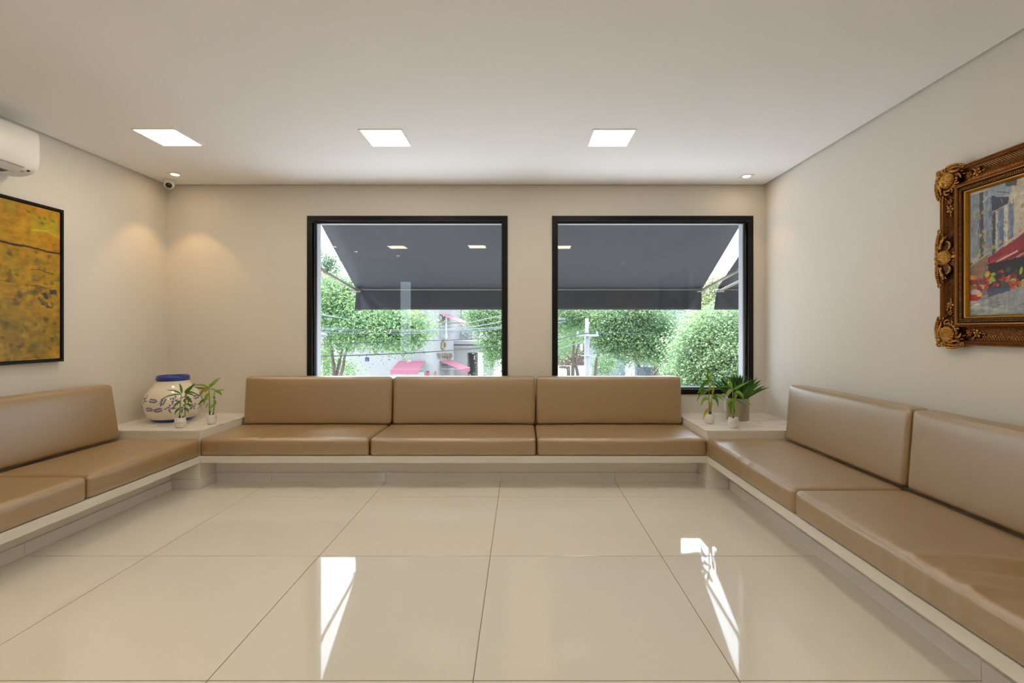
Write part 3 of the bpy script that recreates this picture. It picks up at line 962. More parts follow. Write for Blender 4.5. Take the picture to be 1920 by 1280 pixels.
oil_m = mat('oil_paint', (0.5, 0.5, 0.5), 0.42, attr='Col', bump=0.35, bump_scale=160)

# ------------------------------------------------------------------ yellow abstract painting
def yellow_painting():
    y1, y0, z0, z1 = 3.722, 2.10, 1.079, 2.249
    t = empty('abstract_painting', (XL, (y0 + y1) / 2, z0)); tag(t, 'yellow ochre abstract canvas in a thin black frame', 'painting')
    oy = (y0 + y1) / 2
    hw, H = (y1 - y0) / 2, z1 - z0
    T, D = 0.019, 0.042
    for nm, b in (('frame_bar', (0.002, D, -hw, hw, H - T, H)), ('frame_bar', (0.002, D, -hw, hw, 0, T)),
                  ('frame_bar', (0.002, D, -hw, -hw + T, T, H - T)), ('frame_bar', (0.002, D, hw - T, hw, T, H - T))):
        MB().box(*b).build(nm, black_m, t, bevel=0.001)
    MB().box(0.002, 0.012, -hw + T, hw - T, T, H - T).build('backing_board', gasket_m, t)
    g = T + 0.006
    w, h = 2 * hw - 2 * g, H - 2 * g
    c = Canvas(w, h, 0.0045, (182, 138, 12), 3)
    n1, n2, n3 = c.fbm(5, 5), c.fbm(9, 9), c.fbm(18, 14)
    c.mixm(np.clip((n1 - 0.45) * 5, 0, 1), (184, 130, 10), 0.8)
    c.mixm(np.clip((n2 - 0.55) * 6, 0, 1), (160, 134, 16), 0.8)
    c.mixm(np.clip((c.Y - 0.45) * 2.5, 0, 1) * np.clip((n1 - 0.35) * 4, 0, 1), (140, 116, 20), 0.8)
    c.mixm(np.clip((n3 - 0.62) * 8, 0, 1) * (c.Y > 0.3), (108, 98, 30), 0.7)
    c.mixm(np.clip((c.fbm(24, 20) - 0.66) * 10, 0, 1) * (c.Y > 0.55), (176, 150, 50), 0.6)
    # a = 1 is the far end beside the corner; the picture shows a from 0.72 to 1
    c.poly([(0.855, 0.06), (0.99, 0.04), (0.99, 0.17), (0.93, 0.165), (0.86, 0.15)], (168, 150, 22), 0.75, 0.03)
    for (x, y) in ((0.925, 0.065), (0.90, 0.068), (0.965, 0.07), (0.915, 0.10), (0.85, 0.045)):
        c.dab(x, y, 0.014, 0.009, 0.2, (112, 104, 26), 0.8)
    c.line([(0.86, 0.16), (0.93, 0.145), (1.0, 0.175)], 0.005, (196, 178, 60), 0.7)
    c.line([(0.40, 0.262), (0.55, 0.255), (0.72, 0.263), (0.79, 0.272), (0.83, 0.268), (0.89, 0.275), (0.94, 0.282), (1.0, 0.283)], 0.0075, (44, 36, 22), 0.95)
    c.line([(0.78, 0.272), (0.82, 0.275)], 0.009, (40, 33, 22), 0.7)
    c.line([(0.0, 0.30), (0.2, 0.27), (0.4, 0.262)], 0.006, (60, 46, 22), 0.8)
    c.poly([(0.80, 0.29), (0.85, 0.285), (0.85, 0.42), (0.80, 0.40)], (172, 116, 14), 0.5, 0.02)
    c.line([(0.86, 0.415), (0.90, 0.408), (0.925, 0.42)], 0.004, (70, 60, 28), 0.8)
    c.line([(0.93, 0.42), (0.965, 0.425)], 0.004, (64, 56, 30), 0.8)
    c.line([(0.70, 0.50), (0.78, 0.508)], 0.004, (74, 60, 26), 0.8)
    c.line([(0.84, 0.515), (0.90, 0.52), (0.95, 0.53)], 0.004, (90, 76, 26), 0.8)
    c.poly([(0.95, 0.545), (0.985, 0.525), (0.985, 0.58), (0.965, 0.575)], (46, 66, 48), 0.95, 0.02)
    c.poly([(0.90, 0.565), (0.925, 0.56), (0.952, 0.60), (0.93, 0.60)], (42, 62, 48), 0.95, 0.02)
    c.poly([(0.895, 0.59), (0.92, 0.62), (0.97, 0.655), (0.93, 0.655), (0.90, 0.63)], (40, 60, 50), 0.95, 0.02)
    c.dab(0.875, 0.565, 0.03, 0.016, 0.1, (96, 88, 36), 0.7)
    c.dab(0.93, 0.50, 0.02, 0.008, 0.1, (96, 88, 36), 0.6)
    c.dab(0.96, 0.49, 0.012, 0.014, 0.1, (84, 78, 40), 0.7)
    c.dab(0.70, 0.58, 0.02, 0.02, 0.1, (84, 74, 30), 0.7)
    for (x, y) in ((0.742, 0.855), (0.775, 0.90), (0.765, 0.335), (0.80, 0.46), (0.975, 0.76), (0.93, 0.74), (0.71, 0.655), (0.95, 0.93), (0.76, 0.77)):
        c.dab(x, y, 0.015, 0.011, 0.5, (96, 88, 34), 0.7)
    c.poly([(0.83, 0.76), (0.90, 0.755), (0.92, 0.80), (0.85, 0.81)], (176, 140, 44), 0.6, 0.03)
    rr = random.Random(4)
    for i in range(70):
        c.dab(rr.random(), rr.uniform(0.3, 1), rr.uniform(0.01, 0.05), rr.uniform(0.006, 0.02), rr.uniform(-0.6, 0.6), rr.choice([(184, 138, 20), (150, 118, 20), (120, 104, 26), (170, 112, 14)]), 0.35)
    br = (c.fbm(40, 30, 4) - 0.5) * 0.9 + (c.fbm(12, 70, 3) - 0.5) * 0.35
    c.c = np.clip(c.c * (1 + br[..., None]), 0, 1)
    sc = np.clip((c.fbm(26, 22, 3) - 0.66) * 9, 0, 1) * (c.Y > 0.28)
    c.mixm(sc, (66, 60, 34), 0.55)
    me = c.mesh('canvas', lambda a, b, hh: (0.034 + hh, -hw + g + a * w, H - g - b * h), 0.001)
    link('canvas', me, oil_m, t)
    # depth of the stretched canvas
    mb = MB(); mb.box(0.012, 0.0335, -hw + g, hw - g, g, H - g)
    mb.build('stretcher', mat('canvas_edge', lin(110, 84, 18), 0.7), t)
yellow_painting()

# ------------------------------------------------------------------ gilt framed street painting
def gilt_painting():
    YC, ZCEN = 2.120, 1.731
    HW, HH = 0.664, 0.497
    t = empty('framed_street_painting', (XR, YC, ZCEN)); tag(t, 'street cafe oil painting in a carved gilt frame', 'painting')
    gold = mat('antique_gold', (0.34, 0.165, 0.036), 0.27, metal=0.85, noise_amt=0.8, noise_scale=110, col2=(0.80, 0.40, 0.085))
    bronze = mat('dark_bronze', (0.085, 0.036, 0.013), 0.36, metal=0.75, noise_amt=0.4, noise_scale=25)
    copper = mat('copper_gilt', (0.30, 0.125, 0.032), 0.33, metal=0.85, noise_amt=0.25, noise_scale=30)
    amber = mat('amber_gilt', (0.42, 0.20, 0.02), 0.32, metal=0.7, noise_amt=0.2, noise_scale=20)
    def W(u, v, w): return (-w, -u, v)          # frame plane -> world offsets (u towards the viewer)
    # moulding swept round the rectangle, one length per side
    def sweep(name, prof, m, smooth=False):
        for side in range(4):
            mb = MB(); n = len(prof)
            vs, fs = [], []
            if side == 0: ends = ((-1, 1), (1, 1))
            elif side == 1: ends = ((1, 1), (1, -1))
            elif side == 2: ends = ((1, -1), (-1, -1))
            else: ends = ((-1, -1), (-1, 1))
            for (su, sv) in ends:
                for (s_, w) in prof:
                    vs.append(W(su * (HW - s_), sv * (HH - s_), w))
            for k in range(n - 1): fs.append((k, k + 1, n + k + 1, n + k))
            mb.add(vs, fs)
            o = mb.build(name, m, t, recalc=False)
            if smooth: smooth_by_angle(o.data, 0.7)
    sweep('outer_moulding', [(0.0, 0.002), (0.0, 0.034), (0.004, 0.043), (0.010, 0.046), (0.014, 0.040), (0.018, 0.044), (0.022, 0.040), (0.025, 0.043), (0.028, 0.036)], copper, True)
    COVE = [(0.028, 0.036), (0.038, 0.030), (0.052, 0.025), (0.070, 0.025), (0.087, 0.031), (0.102, 0.044)]
    sweep('cove', COVE, bronze, True)
    sweep('ridge_moulding', [(0.102, 0.044), (0.104, 0.052), (0.109, 0.055), (0.113, 0.050), (0.116, 0.054), (0.121, 0.054), (0.124, 0.048)], copper, True)
    sweep('bead_channel', [(0.124, 0.048), (0.127, 0.042), (0.138, 0.040), (0.140, 0.046), (0.145, 0.046), (0.148, 0.034)], bronze, True)
    sweep('sight_moulding', [(0.148, 0.034), (0.150, 0.038), (0.156, 0.037), (0.162, 0.029), (0.165, 0.022), (0.165, 0.014)], amber, True)
    # back plate so the frame is a solid body
    MB().box(-0.014, -0.001, -HW + 0.004, HW - 0.004, -HH + 0.004, HH - 0.004).build('backing_board', bronze, t)
    # rows of small beads along the inner channel, one part per side
    bead_s = 0.1325
    def bead_row(a, b):
        mb = MB()
        L = math.hypot(b[0] - a[0], b[1] - a[1]); n = int(L / 0.0105)
        for i in range(n + 1):
            f = i / n
            u, v = a[0] + (b[0] - a[0]) * f, a[1] + (b[1] - a[1]) * f
            mb.ellipsoid(W(u, v, 0.043), ((0.0045, 0, 0), (0, 0.0042, 0), (0, 0, 0.0042)), 6, 4)
        o = mb.build('bead_row', gold, t, smooth=True, recalc=True); o['kind'] = 'stuff'
    iu, iv = HW - bead_s, HH - bead_s
    bead_row((-iu, iv), (iu, iv)); bead_row((-iu, -iv), (iu, -iv)); bead_row((-iu, -iv), (-iu, iv)); bead_row((iu, -iv), (iu, iv))
    # diagonal lattice of raised strips in the cove
    def cove_h(s_):
        pr = COVE
        for (a, b) in zip(pr[:-1], pr[1:]):
            if a[0] <= s_ <= b[0]: return a[1] + (b[1] - a[1]) * (s_ - a[0]) / (b[0] - a[0])
        return 0.036
    def lattice(side, c0, c1):
        mb = MB()
        p = c0
        cell = 0.0135
        s0, s1 = 0.032, 0.100
        for sgn in (1, -1):
            x = c0 - 0.06
            while x < c1 + 0.06:
                pts = []
                for k in range(7):
                    s_ = s0 + (s1 - s0) * k / 6
                    a = x + sgn * (s_ - s0)
                    if c0 <= a <= c1:
                        h = cove_h(s_) + 0.0008
                        if side == 'top': pts.append(W(a, HH - s_, h))
                        elif side == 'bottom': pts.append(W(a, -HH + s_, h))
                        elif side == 'far': pts.append(W(-HW + s_, a, h))
                        else: pts.append(W(HW - s_, a, h))
                if len(pts) > 1: mb.tube(pts, 0.0021, 4, cap=False)
                x += cell
        o = mb.build('lattice', copper, t, recalc=True); o['kind'] = 'stuff'
    for sd in ('top', 'bottom'):
        lattice(sd, -0.50, -0.14); lattice(sd, 0.14, 0.50)
    for sd in ('far', 'near'):
        lattice(sd, -0.30, -0.13); lattice(sd, 0.13, 0.30)
    # ---- carved ornaments (canonical coordinates a, b, w mapped by a frame function)
    def shell(mb, fr, ca, cb, R, dirang, w0, ribs=9):
        vs, fs = [], []
        nr, na = 9, ribs * 6
        for i in range(nr + 1):
            r = i / nr
            for k in range(na):
                th = 2 * math.pi * k / na
                rel = math.cos(th - dirang)
                edge = 1 + 0.05 * math.cos(ribs * 2 * th)
                rr = R * r * edge
                hgt = w0 + 0.024 * math.sqrt(max(0, 1 - (r * 0.97) ** 2)) + 0.0085 * math.cos(ribs * 2 * th) * r * (1 - 0.3 * r)
                if r > 0.85: hgt += 0.006 * math.sin((r - 0.85) / 0.15 * math.pi)
                a = ca + rr * math.cos(th) - R * 0.45 * (1 - r) * math.cos(dirang)
                b = cb + rr * math.sin(th) - R * 0.45 * (1 - r) * math.sin(dirang)
                vs.append(fr(a, b, hgt))
        for i in range(nr):
            for k in range(na):
                k2 = (k + 1) % na
                fs.append((i*na+k, i*na+k2, (i+1)*na+k2, (i+1)*na+k))
        mb.add(vs, fs)
    def spiral(mb, fr, ca, cb, R, start, turns, hand, w0, thick, tail=None):
        pts, rad = [], []
        n = int(26 * turns)
        if tail:
            for (a, b) in tail: pts.append(fr(a, b, w0)); rad.append(thick * 0.9)
        for i in range(n + 1):
            f = i / n
            th = start + hand * 2 * math.pi * turns * f
            r = R * (1 - 0.80 * f)
            pts.append(fr(ca + r * math.cos(th), cb + r * math.sin(th), w0 + 0.010 * f)); rad.append(thick * (1 - 0.35 * f))
        mb.tube(pts, rad, 7)
        mb.ellipsoid(fr(ca, cb, w0 + 0.010), tuple(Vector(x) * thick * 1.2 for x in ((1,0,0),(0,1,0),(0,0,1))), 8, 6)
    def curve_tube(mb, fr, ctrl, w0, r0, r1, n=14):
        pts, rad = [], []
        for i in range(n + 1):
            s_ = i / n
            a = sum(c * k for c, k in zip([p[0] for p in ctrl], ((1-s_)**3, 3*s_*(1-s_)**2, 3*s_*s_*(1-s_), s_**3)))
            b = sum(c * k for c, k in zip([p[1] for p in ctrl], ((1-s_)**3, 3*s_*(1-s_)**2, 3*s_*s_*(1-s_), s_**3)))
            pts.append(fr(a, b, w0 + 0.006 * math.sin(math.pi * s_))); rad.append((r0 + (r1 - r0) * s_) * (0.6 + 0.6 * math.sin(math.pi * (0.15 + 0.7 * s_))))
        mb.tube(pts, rad, 7)
    def chain(mb, fr, p0, p1, bow, n, r0, r1, w0):
        """row of overlapping leaf lobes"""
        for i in range(n):
            s_ = i / (n - 1)
            a = p0[0] + (p1[0] - p0[0]) * s_; b = p0[1] + (p1[1] - p0[1]) * s_ + bow * math.sin(math.pi * s_)
            da, db = p1[0] - p0[0], p1[1] - p0[1] + bow * math.pi * math.cos(math.pi * s_)
            L = math.hypot(da, db); da /= L; db /= L
            r = r0 + (r1 - r0) * s_
            o = Vector(fr(0, 0, 0))
            for sg in (-1, 1):
                aa, bb = a - db * sg * r * 0.55, b + da * sg * r * 0.55
                d1 = Vector(fr(da * 0.8 - db * sg * 0.6, db * 0.8 + da * sg * 0.6, 0)) - o
                d2 = Vector(fr(-db * 0.8 - da * sg * 0.6, da * 0.8 - db * sg * 0.6, 0)) - o
                d3 = Vector(fr(0, 0, 1)) - o
                mb.ellipsoid(fr(aa, bb, w0), (d1 * r, d2 * r * 0.48, d3 * r * 0.75), 8, 5)
    def leafblob(mb, fr, a, b, th, L, wd, w0, hh=0.008):
        o = Vector(fr(0, 0, 0))
        d1 = Vector(fr(math.cos(th), math.sin(th), 0)) - o; d2 = Vector(fr(-math.sin(th), math.cos(th), 0)) - o; d3 = Vector(fr(0, 0, 1)) - o
        mb.ellipsoid(fr(a, b, w0), (d1 * L, d2 * wd, d3 * hh), 8, 5)
    def flower(fr, a, b, R, w0):
        mb = MB()
        for k in range(5):
            th = 2 * math.pi * k / 5 + 0.3
            leafblob(mb, fr, a + R * 0.62 * math.cos(th), b + R * 0.62 * math.sin(th), th, R * 0.45, R * 0.36, w0, 0.006)
        for k in range(4):
            th = 2 * math.pi * k / 4 + 0.9
            leafblob(mb, fr, a + R * 0.28 * math.cos(th), b + R * 0.28 * math.sin(th), th + 1.2, R * 0.26, R * 0.18, w0 + 0.005, 0.005)
        leafblob(mb, fr, a, b, 0, R * 0.15, R * 0.15, w0 + 0.009, 0.005)
        for k, th in enumerate((2.4, -2.4, 0.0)):
            leafblob(mb, fr, a + R * 1.35 * math.cos(th), b + R * 1.35 * math.sin(th), th, R * 0.5, R * 0.22, w0 - 0.003, 0.004)
        mb.build('carved_flower', gold, t, smooth=True, recalc=True)
    def corner(su, sv):
        fr = lambda a, b, w: W(su * (HW + 0.014 - a), sv * (HH + 0.014 - b), w)
        bs = MB()     # solid ground under the carving
        pts = [(0.004, 0.012), (0.012, 0.004), (0.10, 0.002), (0.165, 0.012), (0.150, 0.03), (0.135, 0.075), (0.135, 0.125), (0.125, 0.135), (0.075, 0.135), (0.03, 0.150), (0.012, 0.165), (0.002, 0.10)]
        n = len(pts)
        bs.add([fr(a, b, 0.004) for a, b in pts] + [fr(a, b, 0.044) for a, b in pts] + [fr(0.07, 0.07, 0.05)],
               [(k, (k+1) % n, n + (k+1) % n, n + k) for k in range(n)] + [(n + k, n + (k+1) % n, 2 * n) for k in range(n)])
        bs.build('corner_ground', bronze, t, recalc=True)
        mb = MB()
        shell(mb, fr, 0.074, 0.074, 0.044, math.pi / 4, 0.046)
        for k in range(26):
            th = 2 * math.pi * k / 26
            leafblob(mb, fr, 0.074 + 0.0455 * math.cos(th), 0.074 + 0.0455 * math.sin(th), th, 0.0042, 0.0042, 0.050, 0.006)
        mb.build('corner_shell', gold, t, smooth=True, recalc=True)
        mb = MB()
        leafblob(mb, fr, 0.040, 0.040, 0.78, 0.013, 0.012, 0.066, 0.012)
        for sw in (0, 1):
            f2 = fr if sw == 0 else (lambda a, b, w: fr(b, a, w))
            spiral(mb, f2, 0.060, 0.022, 0.018, 2.2, 1.35, 1, 0.054, 0.0062, [(0.020, 0.030), (0.030, 0.014), (0.042, 0.010)])
            chain(mb, f2, (0.076, 0.010), (0.158, 0.016), -0.006, 9, 0.013, 0.009, 0.050)
            chain(mb, f2, (0.012, 0.012), (0.036, 0.022), 0.0, 3, 0.011, 0.010, 0.048)
            spiral(mb, f2, 0.168, 0.020, 0.012, 3.4, 1.2, -1, 0.046, 0.0052)
            curve_tube(mb, f2, [(0.075, 0.034), (0.105, 0.020), (0.120, 0.050), (0.150, 0.034)], 0.050, 0.009, 0.005)
            curve_tube(mb, f2, [(0.120, 0.055), (0.150, 0.050), (0.165, 0.075), (0.150, 0.085)], 0.044, 0.007, 0.004)
            for k in range(4):
                th = 0.2 + 0.32 * k
                leafblob(mb, f2, 0.074 + 0.062 * math.cos(th - 0.1), 0.074 + 0.062 * math.sin(th - 0.1), th + 1.2, 0.013, 0.007, 0.050, 0.010)
            spiral(mb, f2, 0.138, 0.098, 0.012, 0.5, 1.1, 1, 0.050, 0.0055)
            for (la, lb, lt, ll) in ((0.100, 0.026, -0.3, 0.014), (0.118, 0.034, 0.3, 0.012), (0.132, 0.060, 0.8, 0.012), (0.148, 0.062, 0.4, 0.011), (0.165, 0.050, 0.2, 0.011), (0.178, 0.068, 0.5, 0.010), (0.128, 0.120, 0.8, 0.010), (0.112, 0.012, 0.2, 0.010)):
                leafblob(mb, f2, la, lb, lt, ll, ll * 0.42, 0.046, 0.011)
        mb.build('corner_scrolls', gold, t, smooth=True, recalc=True)
        f3 = lambda a, b, w: fr(a, b, w)
        for (d_, R_) in ((0.196, 0.016), (0.240, 0.024)):
            flower(fr, d_, 0.080, R_, 0.036)
            flower(lambda a, b, w: fr(b, a, w), d_, 0.080, R_, 0.036)
    def center(side):
        if side == 'far': fr = lambda a, b, w: W(-HW - 0.016 + b, a, w)
        elif side == 'near': fr = lambda a, b, w: W(HW + 0.016 - b, a, w)
        elif side == 'top': fr = lambda a, b, w: W(a, HH + 0.016 - b, w)
        else: fr = lambda a, b, w: W(a, -HH - 0.016 + b, w)
        bs = MB()
        pts = [(-0.165, 0.020), (-0.10, 0.004), (-0.03, 0.0), (0.03, 0.0), (0.10, 0.004), (0.165, 0.020), (0.12, 0.04), (0.07, 0.105), (0.03, 0.135), (-0.03, 0.135), (-0.07, 0.105), (-0.12, 0.04)]
        n = len(pts)
        bs.add([fr(a, b, 0.004) for a, b in pts] + [fr(a, b, 0.042) for a, b in pts] + [fr(0, 0.06, 0.048)],
               [(k, (k+1) % n, n + (k+1) % n, n + k) for k in range(n)] + [(n + k, n + (k+1) % n, 2 * n) for k in range(n)])
        bs.build('cartouche_ground', bronze, t, recalc=True)
        mb = MB()
        shell(mb, fr, 0.0, 0.060, 0.040, math.pi / 2, 0.046)
        for k in range(24):
            th = 2 * math.pi * k / 24
            leafblob(mb, fr, 0.0415 * math.cos(th), 0.060 + 0.0415 * math.sin(th), th, 0.0042, 0.0042, 0.050, 0.006)
        mb.build('cartouche_shell', gold, t, smooth=True, recalc=True)
        mb = MB()
        leafblob(mb, fr, 0.0, 0.016, 0.0, 0.013, 0.011, 0.060, 0.011)
        leafblob(mb, fr, 0.0, 0.118, 0.0, 0.012, 0.018, 0.052, 0.008)
        for k in range(7):
            th = math.pi * (k / 6)
            leafblob(mb, fr, 0.022 * math.cos(th), 0.116 + 0.016 * math.sin(th), th, 0.006, 0.004, 0.052, 0.006)
        for sg in (-1, 1):
            f2 = lambda a, b, w: fr(sg * a, b, w)
            spiral(mb, f2, 0.030, 0.020, 0.016, 2.6, 1.3, 1, 0.054, 0.006, [(0.006, 0.006), (0.014, 0.006)])
            chain(mb, f2, (0.048, 0.012), (0.145, 0.020), -0.006, 9, 0.013, 0.008, 0.048)
            spiral(mb, f2, 0.158, 0.024, 0.012, 3.4, 1.2, -1, 0.046, 0.005)
            curve_tube(mb, f2, [(0.040, 0.070), (0.052, 0.110), (0.095, 0.105), (0.088, 0.060)], 0.046, 0.006, 0.006)
            curve_tube(mb, f2, [(0.050, 0.036), (0.085, 0.028), (0.085, 0.060), (0.125, 0.050)], 0.048, 0.009, 0.005)
            for (la, lb, lt, ll) in ((0.075, 0.030, 0.2, 0.014), (0.098, 0.034, 0.3, 0.012), (0.115, 0.066, 0.5, 0.012), (0.135, 0.046, 0.2, 0.011), (0.060, 0.085, 1.2, 0.010)):
                leafblob(mb, f2, la, lb, lt, ll, ll * 0.42, 0.045, 0.010)
        mb.build('cartouche_scrolls', gold, t, smooth=True, recalc=True)
    for su in (-1, 1):
        for sv in (-1, 1): corner(su, sv)
    for sd in ('far', 'near', 'top', 'bottom'): center(sd)
    # ---- the painted scene
    cw, ch = 2 * (HW - 0.163), 2 * (HH - 0.163)
    c = Canvas(cw, ch, 0.0022, (150, 158, 168), 8)
    A = c.fbm(8, 14)
    c.poly([(0.0, 0.0), (1, 0), (1, 0.55), (0, 0.55)], (206, 196, 176))
    c.mixm(np.clip((A - 0.4) * 3, 0, 1) * (c.Y < 0.5), (188, 180, 166), 0.6)
    c.mixm(np.clip((c.Y - 0.25) * 4, 0, 1) * np.clip((c.X - 0.2) * 12, 0, 1) * (c.Y < 0.62), (138, 150, 176), 0.75)
    cols = [(0.0, 0.048, (134, 148, 166)), (0.048, 0.078, (84, 82, 88)), (0.078, 0.118, (132, 146, 170)), (0.118, 0.142, (76, 76, 84)), (0.142, 0.153, (190, 190, 186)),
            (0.153, 0.185, (112, 128, 160)), (0.185, 0.205, (208, 202, 190)), (0.205, 0.232, (118, 134, 164))]
    for (a, b, k) in cols:
        top = 0.02 if a < 0.14 else 0.17
        c.poly([(a, top), (b, top), (b + 0.002, 0.60), (a, 0.60)], k, 1.0, 0.006)
        c.poly([(a, top), (a + (b - a) * 0.3, top), (a + (b - a) * 0.3, 0.6), (a, 0.6)], (166, 176, 188), 0.45, 0.008)
    c.poly([(0.11, 0.0), (0.22, 0.0), (0.225, 0.07), (0.21, 0.11), (0.15, 0.09), (0.10, 0.055)], (150, 166, 182), 1, 0.008)
    c.poly([(0.19, 0.0), (0.25, 0.0), (0.245, 0.045), (0.20, 0.035)], (78, 82, 92), 1, 0.008)
    c.poly([(0.118, 0.075), (0.21, 0.115), (0.205, 0.165), (0.15, 0.20), (0.122, 0.175)], (66, 74, 96), 1, 0.012)
    c.line([(0.075, 0.10), (0.115, 0.055)], 0.006, (176, 184, 190)); c.line([(0.13, 0.20), (0.22, 0.16)], 0.005, (170, 178, 186)); c.line([(0.15, 0.05), (0.21, 0.085)], 0.004, (96, 100, 112))
    # more of the street beyond what the photograph shows
    c.poly([(0.70, 0.05), (1.0, 0.0), (1.0, 0.60), (0.70, 0.55)], (150, 130, 108), 1, 0.01)
    for k in range(3):
        for j in range(2):
            c.poly([(0.74 + k*0.085, 0.12 + j*0.2), (0.78 + k*0.085, 0.12 + j*0.2), (0.78 + k*0.085, 0.25 + j*0.2), (0.74 + k*0.085, 0.25 + j*0.2)], (82, 86, 100), 1, 0.01)
    rr = random.Random(9)
    for i in range(230):
        x, y = rr.uniform(0.0, 0.6), 0.15 + 0.43 * rr.random() ** 0.6
        s_ = rr.uniform(0.004, 0.006) if rr.random() < 0.6 else rr.uniform(0.008, 0.019)
        c.dab(x, y, s_, s_ * rr.uniform(0.5, 1), rr.uniform(0, 3), rr.choice([(176, 150, 70), (150, 140, 90), (190, 180, 110), (196, 140, 60), (120, 110, 92), (170, 168, 140)]), 0.8)
    for i in range(60):
        x, y = rr.uniform(0.0, 0.5), rr.uniform(0.1, 0.58)
        c.line([(x, y), (x + rr.uniform(-0.01, 0.01), y + rr.uniform(0.01, 0.05))], 0.0028, rr.choice([(60, 56, 60), (90, 80, 72), (200, 196, 180)]), 0.7)
    # stall, awning, shade below
    c.poly([(0.0, 0.56), (0.10, 0.52), (0.10, 0.85), (0.0, 0.85)], (122, 104, 96), 1, 0.01)
    c.poly([(0.0, 0.53), (0.055, 0.53), (0.055, 0.57), (0.0, 0.57)], (176, 180, 178), 1, 0.01)
    c.poly([(0.03, 0.58), (0.09, 0.54), (0.095, 0.76), (0.03, 0.78)], (150, 112, 84), 0.8, 0.02)
    c.line([(0.0, 0.60), (0.05, 0.56), (0.11, 0.51)], 0.008, (168, 160, 120))
    c.poly([(0.10, 0.56), (0.50, 0.40), (1.0, 0.44), (1.0, 0.80), (0.10, 0.80)], (40, 34, 36), 1, 0.01)
    c.poly([(0.10, 0.555), (0.30, 0.40), (0.62, 0.30), (0.62, 0.50), (0.30, 0.575), (0.12, 0.60)], (150, 40, 44), 1, 0.012)
    c.poly([(0.62, 0.33), (1.0, 0.36), (1.0, 0.52), (0.62, 0.50)], (132, 34, 40), 1, 0.012)
    for k in range(9):
        x = 0.10 + k * 0.05
        c.line([(x, 0.595 - k * 0.006), (x + 0.10, 0.545 - k * 0.012)], 0.007, rr.choice([(214, 150, 150), (190, 70, 72), (226, 196, 190), (110, 26, 32)]), 0.9)
    c.line([(0.15, 0.50), (0.30, 0.375), (0.62, 0.28)], 0.006, (216, 190, 178))
    for i in range(320):
        x = rr.uniform(0.0, 0.98); y = rr.gauss(0.755, 0.045)
        s_ = rr.uniform(0.008, 0.028)
        k = rr.choice([(160, 34, 34), (196, 62, 36), (214, 110, 50), (220, 160, 60), (170, 186, 50), (120, 40, 60), (96, 36, 40), (200, 90, 70), (64, 76, 40)])
        c.dab(x, y, s_, s_ * rr.uniform(0.4, 0.9), rr.uniform(0, 3.1), k, 0.9)
    c.poly([(0.0, 0.86), (0.10, 0.84), (0.30, 0.80), (1.0, 0.84), (1, 1), (0, 1)], (150, 156, 158), 1, 0.02)
    c.poly([(0.10, 0.80), (0.22, 0.77), (0.22, 0.82), (0.10, 0.86)], (56, 66, 96), 0.9, 0.02)
    c.poly([(0.0, 0.885), (0.06, 0.88), (0.06, 0.935), (0.0, 0.94)], (200, 198, 186), 1, 0.01)
    c.dab(0.03, 0.855, 0.05, 0.03, 0, (170, 34, 34)); c.dab(0.055, 0.835, 0.022, 0.014, 0, (230, 170, 50)); c.dab(0.03, 0.81, 0.04, 0.02, 0, (190, 198, 200), 0.8)
    for i in range(160):
        x, y = rr.random(), rr.uniform(0.86, 1.0)
        c.dab(x, y, rr.uniform(0.015, 0.06), rr.uniform(0.004, 0.010), -0.15, rr.choice([(168, 174, 174), (124, 130, 136), (184, 186, 180), (138, 138, 140)]), 0.7)
    br = (c.fbm(90, 26, 3) - 0.5) * 0.55 + (c.fbm(22, 60, 3) - 0.5) * 0.35
    c.c = np.clip(c.c * (1 + br[..., None]), 0, 1)
    me = c.mesh('canvas', lambda a, b, hh: W(-cw / 2 + a * cw, ch / 2 - b * ch, 0.018 + min(hh, 2) ), 0.0006)
    link('canvas', me, oil_m, t)
gilt_painting()

